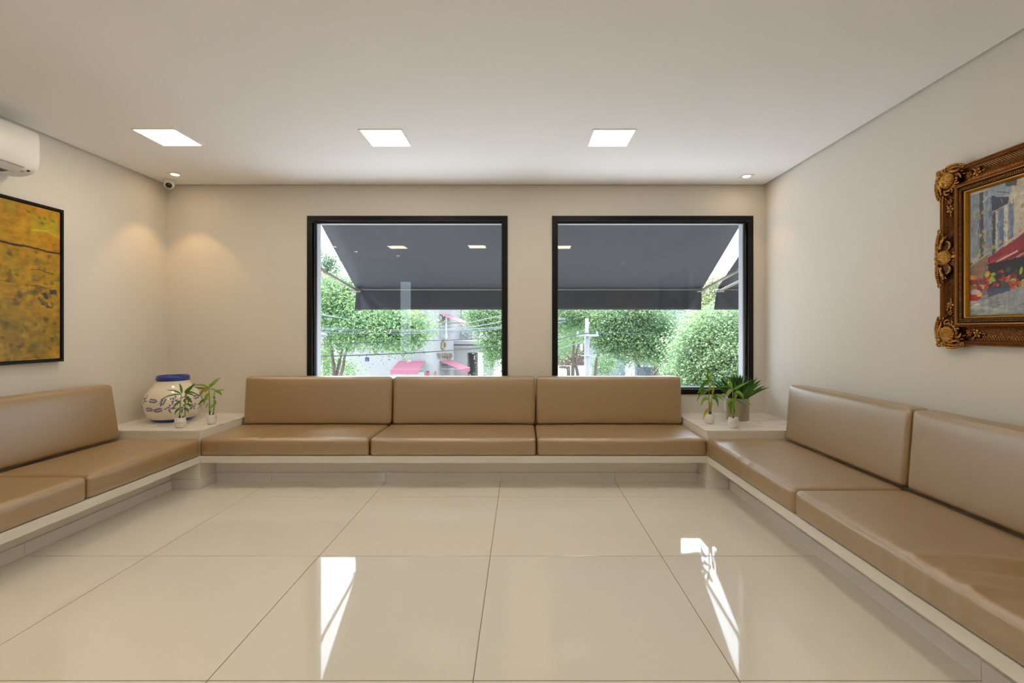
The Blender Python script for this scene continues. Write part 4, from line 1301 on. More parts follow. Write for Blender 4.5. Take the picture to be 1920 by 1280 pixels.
# ------------------------------------------------------------------ outside: awnings on the window wall
awn_m = mat('charcoal_awning', (0.036, 0.038, 0.044), 0.8, noise_amt=0.05, noise_scale=6)
arm_m = mat('painted_arm', lin(122, 115, 102), 0.4)
def big_awning(x0, x1, label, arms):
    A0, A1 = Vector((0, 5.062, 2.512)), Vector((0, 6.255, 1.866))
    t = empty('window_awning', ((x0 + x1) / 2, A0.y, A0.z)); tag(t, label, 'awning', 'charcoal awnings on the window wall')
    cx = (x0 + x1) / 2
    mb = MB()
    n = 24; m = 10
    vs, fs = [], []
    for j in range(m + 1):
        f = j / m
        for i in range(n + 1):
            u = i / n
            x = (x0 + (x1 - x0) * u) - cx
            p = A0.lerp(A1, f) - A0
            sag = -0.012 * math.sin(math.pi * f) * (0.6 + 0.4 * math.sin(u * 17))
            vs.append((x, p.y, p.z + sag))
    w = n + 1
    for j in range(m):
        for i in range(n): fs.append((j*w+i, j*w+i+1, (j+1)*w+i+1, (j+1)*w+i))
    mb.add(vs, fs)
    o = mb.build('fabric', awn_m, t, smooth=True)
    so = o.modifiers.new('thickness', 'SOLIDIFY'); so.thickness = 0.003
    # valance with folds near its ends
    mb = MB(); vs, fs = [], []
    n = 120; m = 8
    for j in range(m + 1):
        f = j / m
        for i in range(n + 1):
            u = i / n
            x = x0 + (x1 - x0) * u
            e = min(x - x0, x1 - x)
            fold = 0.034 * math.exp(-e / 0.25) * math.sin(26 * e / (0.15 + f) ) * f
            flare = -0.03 * f * (1 if u < 0.5 else 0) * math.exp(-e / 0.1)
            vs.append((x - cx + flare, A1.y - A0.y + 0.012 + 0.02 * f + fold, A1.z - A0.z - 0.275 * f))
    w = n + 1
    for j in range(m):
        for i in range(n): fs.append((j*w+i, j*w+i+1, (j+1)*w+i+1, (j+1)*w+i))
    mb.add(vs, fs)
    o = mb.build('valance', awn_m, t, smooth=True)
    so = o.modifiers.new('thickness', 'SOLIDIFY'); so.thickness = 0.003
    MB().tube([(x0 - cx, A1.y - A0.y - 0.012, A1.z - A0.z - 0.018), (x1 - cx, A1.y - A0.y - 0.012, A1.z - A0.z - 0.018)], 0.006, 10).build('front_bar', arm_m, t, smooth=True)
    for (xa, s) in arms:
        a = Vector((xa - cx, 0.0, 1.972 - A0.z)); b = Vector((xa - cx, A1.y - A0.y - 0.03, A1.z - A0.z - 0.030))
        o = MB().tube([a, b], 0.017, 10).build('support_arm', arm_m, t, smooth=True)
        MB().tube([b - Vector((0.05, 0, 0)), b + Vector((0.05, 0, 0))], 0.022, 10).build('bracket', arm_m, o, smooth=True)
        MB().tube([a, a + (b - a) * 0.06], 0.026, 10).build('wall_hinge', arm_m, o, smooth=True)
big_awning(-2.15, 2.36, 'long charcoal fabric awning hanging outside both windows', ((-2.13, 1), (2.335, -1)))
big_awning(2.555, 6.2, 'second charcoal awning showing at the edge of the plant side window', ((2.58, 1),))

# ------------------------------------------------------------------ outside: street, buildings
bounce_street_m = mat('bright_concrete', (0.55, 0.55, 0.55), 0.9, noise_amt=0.2, noise_scale=3)  # unseen ground, made very pale to throw daylight up into the room
pave_m = mat('pavement', (0.50, 0.49, 0.47), 0.9, noise_amt=0.15, noise_scale=2)
struct(MB().box(-60, 60, YOUT, 80, GROUND - 0.5, GROUND).build('street', bounce_street_m), 'pale concrete street below the windows, brightened to bounce daylight indoors')
struct(MB().box(-60, 60, 17.2, 40, GROUND, GROUND + 0.15).build('pavement', pave_m), 'concrete pavement across the street')
cream_m = mat('cream_render', (0.21, 0.208, 0.207), 0.85, noise_amt=0.03, noise_scale=1)
cream2_m = mat('pale_render', (0.20, 0.198, 0.198), 0.85, noise_amt=0.03, noise_scale=1)
pink_m = mat('pink_awning_cloth', lin(134, 78, 92), 0.7)
bronze2_m = mat('bronze_letters', lin(120, 108, 84), 0.5)
blind_m = mat('grey_shutter', (0.17, 0.19, 0.19), 0.6)
darkglass_m = mat('dark_shop_glass', (0.04, 0.05, 0.06), 0.15)
red_m = mat('red_sign', lin(196, 40, 56), 0.5)
navy_m = mat('navy_sign', lin(44, 52, 90), 0.5)

def prism(mb, pts, z0, z1):
    n = len(pts)
    mb.add([(x, y, z0) for x, y in pts] + [(x, y, z1) for x, y in pts],
           [(k, (k+1) % n, n + (k+1) % n, n + k) for k in range(n)] + [tuple(range(n))[::-1], tuple(range(n, 2*n))])
YA = 20.0
YBK = 22.0
def shop_building():
    t = empty('shop_building', (-5.0, YA, GROUND)); tag(t, 'cream corner shop building lettered TEMPLO across the street', 'building')
    l = t.location
    xa, xb = (650 - VPX) * YA / F, (812 - VPX) * YA / F
    xc = (850 - VPX) * YBK / F
    mb = MB(); prism(mb, [(xa, YA), (xb, YA), (xc, YBK), (xc, 29), (xa, 29)], GROUND, 2.70)
    o = mb.build('main_wall', cream_m, t, recalc=True, loc=-l)
    # eaves band
    mb = MB(); prism(mb, [(xa - .1, YA - .15), (xb + .1, YA - .15), (xc + .15, YBK - .05), (xc + .15, 29), (xa - .1, 29)], 2.70, 2.95)
    mb.build('eaves', mat('red_eaves', lin(186, 120, 110), 0.8), t, recalc=True, loc=-l)
    # lower wing
    xw = (913 - VPX) * 22.3 / F
    xo0, xo1 = (876 - VPX) * 22.3 / F, (906 - VPX) * 22.3 / F
    ztop = EYE - (645 - VPY) * 22.3 / F
    zo = EYE - (661 - VPY) * 22.3 / F
    mb = MB()
    mb.box(xc, xo0, 22.3, 28, GROUND, ztop); mb.box(xo1, xw, 22.3, 28, GROUND, ztop); mb.box(xo0, xo1, 22.3, 28, zo, ztop)
    mb.build('porch_wing', cream2_m, t, loc=-l)
    mb = MB(); mb.box(xc, xw + 0.1, 22.1, 28.1, ztop, ztop + 0.16); mb.box(xc, xw + .06, 22.2, 28.05, ztop - 0.18, ztop - 0.06)
    mb.build('cornice', cream_m, t, loc=-l)
    mb = MB(); mb.box(xc - 0.2, (885 - VPX) * 24.5 / F, 24.5, 29, ztop, 3.2)
    mb.build('upper_wing', cream_m, t, loc=-l)
    # the chamfered face: local frame e along, n outwards
    e = Vector((xc - xb, YBK - YA, 0)); Lf = e.length; e.normalize()
    nrm = Vector((e.y, -e.x, 0))
    base = Vector((xb, YA, 0))
    def on_face(px, py):
        """point of the chamfered face seen at a pixel of the photograph"""
        k = (px - VPX) / F
        s = (k * YA - xb) / (e.x - k * e.y)
        d = YA + e.y * s
        return s, EYE - (py - VPY) * d / F
    def face_box(nm, px0, px1, py0, py1, out0, out1, m):
        s0, z1 = on_face(px0, py0); s1, _ = on_face(px1, py0); _, z0 = on_face(px0, py1)
        mb = MB()
        c = []
        for z in (z0, z1):
            for (s, o_) in ((s0, out0), (s1, out0), (s1, out1), (s0, out1)):
                p = base + e * s + nrm * o_; c.append((p.x, p.y, z))
        mb.add(c, [(0,3,2,1),(4,5,6,7),(0,1,5,4),(1,2,6,5),(2,3,7,6),(3,0,4,7)])
        return mb.build(nm, m, t, recalc=True, loc=-l)
    w = face_box('shutter_window', 824, 841, 590, 635, -0.02, 0.03, blind_m)
    face_box('window_mullion', 834, 836, 590, 635, 0.03, 0.06, white_m)
    face_box('shop_door', 824, 841, 686, 735, -0.02, 0.03, blind_m)
    # lettering
    word = 'TEMPLO'
    cu = bpy.data.curves.new('letters', 'FONT'); cu.body = 'M'; cu.size = 1.0
    px_l = [818.5, 822.5, 827.2, 833.2, 837.0, 841.2]; px_w = [4.0, 3.6, 5.2, 3.4, 3.2, 4.2]
    for i, ch in enumerate(word):
        cu = bpy.data.curves.new('letter', 'FONT'); cu.body = ch; cu.size = 1.0; cu.extrude = 0.02
        tmp = bpy.data.objects.new('letter_tmp', cu); C.objects.link(tmp)
        dg = bpy.context.evaluated_depsgraph_get()
        me = bpy.data.meshes.new_from_object(tmp.evaluated_get(dg))
        bpy.data.objects.remove(tmp)
        V = np.array([v.co for v in me.vertices])
        V[:, 0] -= V[:, 0].min(); V[:, 0] /= V[:, 0].max(); V[:, 1] -= V[:, 1].min(); V[:, 1] /= V[:, 1].max()
        s0, zt = on_face(px_l[i], 660.8 + 1.0); s1, _ = on_face(px_l[i] + px_w[i] * 0.92, 661)
        _, zb = on_face(px_l[i], 671.6)
        for v, q in zip(me.vertices, V):
            p = base + e * (s0 + (s1 - s0) * q[0]) + nrm * (0.03 + 0.05 * (q[2] > 0))
            v.co = (p.x - l.x, p.y - l.y, zb + (zt - zb) * q[1] - l.z)
        me.update()
        link('sign_letter', me, bronze2_m, t)
    # round emblem: hexagonal ring with a crown point
    s0, zc = on_face(830.2, 647.5); _, zt = on_face(830.2, 639); sR, _ = on_face(834.2, 647)
    hr, hz = sR - s0, zt - zc
    mb = MB(); n = 24; vs, fs = [], []
    for k in range(n):
        th = 2 * math.pi * k / n
        ro = 1.0 + 0.10 * math.cos(6 * th); ri = 0.62
        for r in (ro, ri):
            for o_ in (0.03, 0.08):
                p = base + e * (s0 + hr * r * math.sin(th)) + nrm * o_
                vs.append((p.x, p.y, zc + hz * r * math.cos(th)))
    for k in range(n):
        a, b = k * 4, ((k + 1) % n) * 4
        fs += [(a+1, b+1, b+3, a+3), (a, a+1, b+1, b), (a+2, b+2, b+3, a+3)]
    mb.add(vs, fs); mb.build('emblem', bronze2_m, t, recalc=True, loc=-l)
    pz = zc + hz
    mb = MB()
    p1 = base + e * (s0 - hr * 0.25) + nrm * 0.05; p2 = base + e * (s0 + hr * 0.25) + nrm * 0.05; p3 = base + e * s0 + nrm * 0.05
    mb.add([(p1.x, p1.y, pz - 0.02), (p2.x, p2.y, pz - 0.02), (p3.x, p3.y, pz + hz * 0.45), (p1.x + nrm.x*.04, p1.y + nrm.y*.04, pz - 0.02), (p2.x + nrm.x*.04, p2.y + nrm.y*.04, pz - 0.02), (p3.x + nrm.x*.04, p3.y + nrm.y*.04, pz + hz * 0.45)],
           [(0,1,2),(3,5,4),(0,3,4,1),(1,4,5,2),(2,5,3,0)])
    mb.build('emblem_point', bronze2_m, t, recalc=True, loc=-l)
    # front face shop window under its awning
    a, b = P(738, 697, YA), P(796, 760, YA)
    MB().box(a.x - l.x, b.x - l.x, -0.03, 0.05, b.z - l.z, a.z - l.z).build('shop_window', mat('frosted_glass', (0.24, 0.28, 0.27), 0.2), t)
    a, b = P(776, 586, YA), P(793, 612, YA)
    MB().box(a.x - l.x, b.x - l.x, -0.03, 0.05, b.z - l.z, a.z - l.z).build('upper_window', blind_m, t)
    for (px, wd) in ((802, 2.7), (816.5, 1.3)):
        a, b = P(px - wd, 698, YA), P(px + wd, 706, YA)
        s_ = MB().box(a.x - l.x, b.x - l.x, -0.04, 0.0, b.z - l.z, a.z - l.z).build('wall_sign', red_m, t)
        a, b = P(px - wd * .7, 695.5, YA), P(px + wd * .7, 698, YA)
        MB().box(a.x - l.x, b.x - l.x, -0.05, 0.0, b.z - l.z, a.z - l.z).build('sign_header', navy_m, s_)
    return base, e, nrm, on_face
base, e_dir, n_dir, on_face = shop_building()

def cloth_awning(p0, p1, out, drop, val, label):
    """p0, p1: the fixed upper edge; out: projection vector; drop: fall; val: valance depth"""
    p0, p1, out = Vector(p0), Vector(p1), Vector(out)
    t = empty('shop_awning', (p0 + p1) / 2); tag(t, label, 'awning', 'pink shop awnings across the street')
    o_ = (p0 + p1) / 2
    q0, q1 = p0 + out - Vector((0, 0, drop)), p1 + out - Vector((0, 0, drop))
    th = Vector((0, 0, 0.02))
    def quad(nm, pts):
        mb = MB(); pts = [Vector(p) - o_ for p in pts]
        n_ = (pts[1] - pts[0]).cross(pts[2] - pts[0]).normalized() * 0.02
        mb.add(pts + [p + n_ for p in pts], [(0,1,2,3),(7,6,5,4),(0,4,5,1),(1,5,6,2),(2,6,7,3),(3,7,4,0)])
        return mb.build(nm, pink_m, t, recalc=True)
    quad('canopy', [p0, p1, q1, q0])
    quad('valance', [q0, q1, q1 - Vector((0, 0, val)), q0 - Vector((0, 0, val))])
    for (a, b) in ((p0, q0), (p1, q1)):
        w = a - Vector((0, 0, drop))
        MB().tube([w - o_, b - o_], 0.025, 6).build('side_arm', arm_m, t)
a, b = P(748, 676.5, YA - 0.02), P(797, 676.5, YA - 0.02)
cloth_awning(a, b, (0, -1.3, 0), 0.28, 0.16, 'pink awning over the frosted shop window facing us')
a, b = P(778, 586.5, YA - 0.02), P(795, 586.5, YA - 0.02)
cloth_awning(a, b, (0, -1.0, 0), 0.28, 0.16, 'pink awning high up behind the tree crown')
def face_pt(px, py):
    s, z = on_face(px, py); p = base + e_dir * s + n_dir * 0.02
    return Vector((p.x, p.y, z))
cloth_awning(face_pt(824.0, 588.5), face_pt(843.5, 590), n_dir * 0.95, 0.36, 0.17, 'pink awning over the tall shuttered upper window')
cloth_awning(face_pt(824.0, 676.5), face_pt(843.5, 673.5), n_dir * 0.95, 0.34, 0.17, 'pink awning over the shop door below the letters')

def grey_building():
    d = 24.0
    t = empty('grey_building', ((1200 - VPX) * d / F, d, GROUND)); tag(t, 'blue grey building with a white pillar behind the street trees', 'building')
    l = t.location
    g = mat('blue_grey_render', lin(106, 111, 126), 0.8)
    w_ = mat('white_render', lin(222, 222, 226), 0.8)
    def B(nm, px0, px1, py0, py1, dd, th, m):
        a, b = P(px0, py0, dd), P(px1, py1, dd)
        return MB().box(a.x - l.x, b.x - l.x, dd - l.y, dd + th - l.y, b.z - l.z, a.z - l.z).build(nm, m, t)
    B('wall', 1120, 1330, 560, 790, d, 5, g)
    B('pillar', 1177, 1190, 640, 790, d - 0.6, 0.6, w_)
    B('pillar', 1262, 1272, 640, 790, d - 0.6, 0.6, w_)
    B('canopy', 1165, 1300, 634, 641, d - 1.2, 1.3, g)
    for (a, b) in ((1197, 1208), (1210, 1236), (1240, 1258)):
        f = B('window', a, b, 688, 712, d - 0.05, 0.1, darkglass_m)
        B('window_frame', a - 1, b + 1, 686, 688, d - 0.08, 0.08, g)
grey_building()
def white_wall():
    d = 23.0
    a, b = P(1000, 686, d), P(1110, 790, d)
    t = MB().box(a.x, b.x, d, d + 0.3, b.z, a.z).build('garden_wall', mat('white_boundary', (0.4, 0.4, 0.4), 0.9))
    tag(t, 'white boundary wall behind the concrete pole', 'wall')
    d = 31.0
    t = empty('brick_house', P(1075, 640, d)); tag(t, 'reddish house front glimpsed behind the tree trunks by the pole', 'building')
    a, b = P(1040, 600, d), P(1130, 790, d)
    l = t.location
    MB().box(a.x - l.x, b.x - l.x, 0, 4, b.z - l.z, a.z - l.z).build('wall', mat('muted_brick', lin(104, 82, 76), 0.9), t)
    r = MB(); r.add([(a.x - .4 - l.x, -.4, a.z - l.z), (b.x + .4 - l.x, -.4, a.z - l.z), (b.x + .4 - l.x, 4.4, a.z - l.z), (a.x - .4 - l.x, 4.4, a.z - l.z), (a.x - l.x, 2, a.z + 1.0 - l.z), (b.x - l.x, 2, a.z + 1.0 - l.z)],
          [(0,1,5,4),(2,3,4,5),(1,2,5),(3,0,4),(3,2,1,0)])
    r.build('roof', mat('clay_roof', lin(150, 90, 70), 0.9), t, recalc=True)
    d = 30.0
    a, b = P(560, 640, d), P(662, 790, d)
    t = MB().box(a.x, b.x, d, d + 4, b.z, a.z).build('white_house', mat('white_house_render', (0.42, 0.42, 0.43), 0.9)); tag(t, 'white house wall glimpsed behind the slender trunks', 'building')
white_wall()

# ------------------------------------------------------------------ utility pole and cables
def pole():
    d = 12.0
    x = (1100.5 - VPX) * d / F
    t = empty('utility_pole', (x, d, GROUND)); tag(t, 'pale concrete utility pole in front of the trees', 'pole')
    conc = mat('concrete', (0.22, 0.22, 0.225), 0.85, noise_amt=0.08, noise_scale=8)
    ztop = EYE - (628 - VPY) * d / F
    H = ztop - GROUND
    MB().tube([(0, 0, 0), (0, 0, H)], [0.085, 0.062], 14).build('shaft', conc, t, smooth=True)
    steel = mat('galvanised_steel', (0.35, 0.36, 0.37), 0.5, metal=0.5)
    zz = EYE - (666 - VPY) * d / F - GROUND
    MB().box(-0.15, 0.13, -0.10, -0.07, zz - 0.012, zz + 0.012).build('crossarm', steel, t)
    MB().box(-0.28, 0.28, -0.11, -0.07, H - 0.03, H + 0.02).build('crossarm', steel, t)
    MB().tube([(0, 0, H), (0, 0, H + 0.42)], [0.05, 0.045], 10).build('top_post', steel, t)
    z2 = EYE - (650 - VPY) * d / F - GROUND
    MB().box(-0.16, -0.115, -0.05, 0.0, z2 - 0.08, z2 + 0.07).build('terminal_box', white_m, t)
    for s in (-1, 1):
        MB().tube([(s * 0.24, -0.09, H + 0.02), (s * 0.24, -0.09, H + 0.09)], [0.03, 0.02], 8).build('insulator', mat('insulator_glass', (0.2, 0.4, 0.35), 0.2), t, smooth=True)
pole()
cab_l = mat('pale_cable', lin(112, 116, 124), 0.6)
cab_d = mat('dark_cable', lin(46, 48, 55), 0.6)
def cable(pts, r, m, label, d0=10.5, d1=11.5, group='street cables outside the windows'):
    v = []
    n = len(pts)
    # smooth the given picture points with a Catmull-Rom curve at a real depth
    for i in range(n - 1):
        q = [pts[max(i-1, 0)], pts[i], pts[i+1], pts[min(i+2, n-1)]]
        for k in range(8):
            s = k / 8
            xy = [0.5 * ((2*q[1][a]) + (-q[0][a]+q[2][a])*s + (2*q[0][a]-5*q[1][a]+4*q[2][a]-q[3][a])*s*s + (-q[0][a]+3*q[1][a]-3*q[2][a]+q[3][a])*s**3) for a in range(2)]
            f = (i + s) / (n - 1)
            v.append(P(xy[0], xy[1], d0 + (d1 - d0) * f))
    v.append(P(pts[-1][0], pts[-1][1], d1))
    o = MB().tube(v, r * 0.75, 6).build('overhead_cable', m, None, smooth=True)
    tag(o, label, 'cable', group)
    return o
cable([(560, 583), (604, 590), (680, 603), (740, 612), (790, 618)], 0.022, cab_l, 'thick pale cable sloping down from the window edge to the tree')
cable([(540, 614), (604, 615), (700, 618.5), (820, 619), (900, 616), (946, 612), (1060, 596)], 0.017, cab_l, 'upper of the two level pale cables across the tree')
cable([(540, 618), (604, 617.5), (700, 621), (820, 621.5), (900, 619), (946, 615), (1060, 603)], 0.012, cab_l, 'thin pale cable just under the upper level cable')
cable([(540, 620), (604, 622), (700, 625), (820, 624), (900, 619.5), (946, 613.5), (1060, 598)], 0.013, cab_l, 'lower of the two level pale cables across the tree')
cable([(540, 668), (604, 667.5), (660, 666), (720, 664), (775, 661.5), (860, 655.5), (905, 651), (1000, 640)], 0.017, cab_d, 'dark cable passing just above the lettering')
cable([(600, 646), (700, 642), (806, 638.5), (860, 636.5), (905, 634), (980, 628)], 0.012, cab_d, 'dark cable passing above the round emblem')
cable([(830, 612), (870, 607), (905, 599), (946, 590), (1040, 565)], 0.012, cab_l, 'pale cable climbing from the shuttered window into the foliage')
cable([(840, 617), (880, 613), (920, 607), (946, 601), (1040, 578)], 0.014, cab_l, 'pale cable climbing just below the steep one')
cable([(1020, 640), (1046, 636), (1075, 629), (1100, 624.5)], 0.020, cab_d, 'dark cable running into the top of the pole', 11, 11.9)
cable([(1100, 624.5), (1170, 624), (1215, 627), (1290, 628), (1345, 629), (1420, 631)], 0.012, cab_d, 'dark cable running from the pole behind the bright tree', 11.9, 12.5)
cable([(1040, 656), (1060, 650), (1095, 640)], 0.009, cab_l, 'thin pale stay wire rising to the pole', 11.5, 11.9)
cable([(1300, 574), (1330, 576), (1345, 577), (1400, 579)], 0.010, cab_l, 'pale cable in the gap between the two charcoal awnings', 12, 12.5)
# splice hanging on the dark cable
t = empty('cable_splice', P(688, 673, 10.6)); tag(t, 'small dark splice box with a blue tie hanging from the dark cable', 'cable box')
MB().box(-0.035, 0.045, -0.03, 0.03, -0.05, 0.04).build('housing', cab_d, t, bevel=0.01)
MB().box(0.005, 0.02, -0.034, 0.034, -0.05, 0.0).build('tie', mat('blue_tie', lin(60, 100, 200), 0.5), t)
MB().tube([(0, 0, 0.03), (-0.02, 0, 0.09)], 0.006, 6).build('hook', cab_d, t)
# white lamp at the window edge
t = empty('street_lamp', P(606, 628.5, 9.0)); tag(t, 'grey street lamp head poking in at the window edge', 'street lamp')
mb = MB(); mb.ellipsoid((-0.02, 0, 0), ((0.10, 0, 0), (0, 0.06, 0), (0, 0, 0.045)), 16, 10); mb.build('lamp_head', mat('lamp_grey', lin(110, 112, 120), 0.5), t, smooth=True)
MB().tube([(-0.10, 0, 0), (-0.9, 0.05, -0.1), (-1.1, 0.06, -0.4), (-1.1, 0.06, GROUND - (EYE - (628.5 - VPY) * 9.0 / F))], [0.02, 0.022, 0.035, 0.05], 8).build('lamp_arm', mat('lamp_arm_grey', lin(150, 152, 160), 0.5), t, smooth=True)

# ------------------------------------------------------------------ trees
bark_m = mat('grey_bark', lin(92, 80, 73), 0.9, noise_amt=0.2, noise_scale=8)
leaf_tree_m = mat('tree_leaf', (0.2, 0.35, 0.12), 0.5, attr='Col', trans=0.5)
def tree(name, label, foot, limbs, blobs, nleaf, size, palette, seed, group='street trees', aspect=0.5):
    rnd = np.random.RandomState(seed)
    nleaf, size = int(nleaf * 3.4), size * 0.5
    foot = Vector(foot)
    t = empty(name, foot); tag(t, label, 'tree', group)
    for i, (pts, r0, r1) in enumerate(limbs):
        pts = [Vector(p) - foot for p in pts]
        fine = []
        n = len(pts)
        for k in range(n - 1):
            for q in range(5):
                s = q / 5
                a, b, c, d = pts[max(k-1, 0)], pts[k], pts[k+1], pts[min(k+2, n-1)]
                fine.append(0.5 * ((2*b) + (c-a)*s + (2*a-5*b+4*c-d)*s*s + (-a+3*b-3*c+d)*s**3))
        fine.append(pts[-1])
        rad = [r0 + (r1 - r0) * k / (len(fine) - 1) for k in range(len(fine))]
        MB().tube(fine, rad, 8).build('trunk' if i == 0 else 'branch', bark_m, t, smooth=True)
    wts = np.array([b[1] ** 2 for b in blobs]); wts /= wts.sum()
    cnt = rnd.multinomial(nleaf, wts)
    allc, alln = [], []
    for (c, r, sq), k in zip(blobs, cnt):
        d = rnd.normal(size=(k, 3)); d /= np.linalg.norm(d, axis=1)[:, None]
        rr = r * rnd.uniform(0.15, 1.35, (k, 1)) ** 0.5
        p = d * rr; p[:, 2] *= sq
        # clump the leaves into sprays
        q = np.array(c) - np.array(foot) + p
        allc.append(q); alln.append(d)
    Cn = np.concatenate(allc); N = np.concatenate(alln)
    k = len(Cn)
    # leaves hang in clumps around twig ends
    nt_ = max(20, k // 70)
    tw = Cn[rnd.choice(k, nt_)]
    best = np.full(k, 1e9); bi = np.zeros(k, int)
    for _ in range(10):
        j = rnd.randint(0, nt_, k); dd = ((Cn - tw[j]) ** 2).sum(1)
        m = dd < best; best[m] = dd[m]; bi[m] = j[m]
    cr = size * rnd.uniform(1.6, 3.2, (nt_, 1))
    off = rnd.normal(size=(k, 3)) * np.array([1.0, 1.0, 0.55])
    Cn = tw[bi] * 0.82 + Cn * 0.18 + off * cr[bi]
    off /= np.linalg.norm(off, axis=1)[:, None]
    N = N * 0.35 + off * 0.65
    up = np.array([0, 0, 1.0])
    nn = N * 0.5 + up * 0.7 + rnd.normal(size=(k, 3)) * 0.45
    nn /= np.linalg.norm(nn, axis=1)[:, None]
    dirv = rnd.normal(size=(k, 3)) + N * 0.8 - up * 0.5
    dirv -= nn * (dirv * nn).sum(1)[:, None]
    dirv /= np.linalg.norm(dirv, axis=1)[:, None]
    sd = np.cross(nn, dirv)
    sz = size * rnd.uniform(0.6, 1.25, (k, 1))
    L, Wd = sz, sz * aspect
    v0 = Cn - dirv * L * 0.5; v2 = Cn + dirv * L * 0.5 - nn * L * 0.10
    v1 = Cn + sd * Wd * 0.5 - dirv * L * 0.05 + nn * L * 0.05; v3 = Cn - sd * Wd * 0.5 - dirv * L * 0.05 + nn * L * 0.05
    V = np.stack([v0, v1, v2, v3], 1).reshape(-1, 3)
    Fc = np.arange(4 * k).reshape(k, 4)
    me = bpy.data.meshes.new('foliage')
    me.vertices.add(4 * k); me.vertices.foreach_set('co', V.astype(np.float32).ravel())
    me.loops.add(4 * k); me.loops.foreach_set('vertex_index', Fc.ravel().astype(np.int32))
    me.polygons.add(k); me.polygons.foreach_set('loop_start', np.arange(0, 4 * k, 4, dtype=np.int32))
    me.update(calc_edges=True); me.validate()
    pal = np.array([lin(*c)[:3] for c, w in palette]); pw = np.array([w for c, w in palette], float); pw /= pw.sum()
    # colour varies twig by twig and leaf by leaf
    tc = rnd.choice(len(palette), nt_, p=pw); lc = rnd.choice(len(palette), k, p=pw)
    pick = np.where(rnd.rand(k) < 0.6, tc[bi], lc)
    col = pal[pick] * rnd.uniform(0.8, 1.2, (k, 1))
    col = np.repeat(np.concatenate([np.clip(col, 0, 1), np.ones((k, 1))], 1), 4, 0)
    color_attr(me, col)
    o = link('foliage', me, leaf_tree_m, t); o['kind'] = 'stuff'
    return t
GREEN = [((116, 150, 106), 5), ((140, 170, 120), 4), ((94, 128, 90), 3), ((164, 188, 128), 2), ((204, 176, 60), 0.08), ((176, 190, 104), 0.4)]
FRESH = [((138, 166, 124), 5), ((158, 182, 138), 4), ((116, 146, 108), 3), ((180, 196, 138), 3), ((98, 130, 94), 1.5)]
DEEP = [((104, 136, 98), 4), ((128, 158, 114), 4), ((84, 114, 82), 3), ((160, 184, 130), 2), ((170, 184, 112), 0.5)]
def blob(px, py, d, rpx, sq=0.85): return (P(px, py, d), rpx * d / F, sq)
# tree in front of the shop
d = 11.8
tree('street_tree', 'feathery tree with slender trunks at the edge of the vase side window', (P(632, 700, d).x, d, GROUND),
     [([(P(626, 780, d).x, d, GROUND), P(626, 708, d), P(624, 680, d), P(622, 655, d), P(612, 600, d)], 0.055, 0.03),
      ([P(627, 720, d), P(634, 690, d + .1), P(640, 660, d + .1), P(646, 615, d)], 0.045, 0.025),
      ([P(634, 715, d - .1), P(643, 690, d - .1), P(651, 655, d), P(690, 605, d)], 0.045, 0.025),
      ([P(646, 640, d), P(700, 615, d), P(770, 610, d)], 0.045, 0.02)],
     [blob(612, 550, d, 46), blob(640, 560, d, 40), blob(612, 605, d, 44), blob(655, 600, d - .4, 46), blob(690, 610, d - .6, 44), blob(640, 632, d - .3, 30, .6), blob(735, 605, d - .5, 46), blob(775, 612, d - .2, 34), blob(715, 635, d - .4, 32, .6), blob(760, 636, d - .3, 32, .6), blob(752, 652, d - .3, 16), blob(790, 630, d, 18),
      blob(608, 690, d + .6, 26), blob(655, 690, d + .8, 20), blob(640, 700, d + .5, 16), blob(600, 660, d + .5, 22), blob(650, 545, d + .3, 34), blob(690, 570, d + .5, 40), blob(740, 570, d + .5, 40)],
     15000, 0.16, GREEN, 1, aspect=0.42)
d = 26
tree('street_tree', 'distant thin crown against the white sky above the feathery tree', (P(612, 560, d).x, d, GROUND),
     [([(P(612, 780, d).x, d, GROUND), P(612, 620, d), P(610, 540, d), P(616, 500, d)], 0.2, 0.06)],
     [blob(606, 492, d, 18), blob(622, 486, d, 12), blob(632, 505, d, 12), blob(615, 515, d, 20), blob(600, 470, d, 10), blob(637, 525, d, 12)], 1500, 0.20, [((104, 132, 98), 4), ((128, 150, 116), 3), ((88, 116, 84), 3)], 2)
d = 13.5
tree('street_tree', 'drooping tree between the lettered shop and the window pillar', (P(1010, 700, d).x, d, GROUND),
     [([(P(1000, 780, d).x, d, GROUND), P(1000, 700, d), P(985, 640, d), P(960, 600, d)], 0.16, 0.06),
      ([P(1000, 690, d), P(960, 650, d), P(930, 620, d)], 0.07, 0.03)],
     [blob(915, 590, d, 40), blob(950, 590, d, 44), blob(900, 606, d, 26), blob(925, 630, d, 34), blob(935, 660, d, 26), blob(920, 655, d, 20), blob(960, 640, d, 40), blob(925, 688, d, 16, 1.2), blob(918, 700, d, 10), blob(990, 600, d, 46), blob(885, 590, d, 14)],
     8500, 0.13, GREEN, 3)
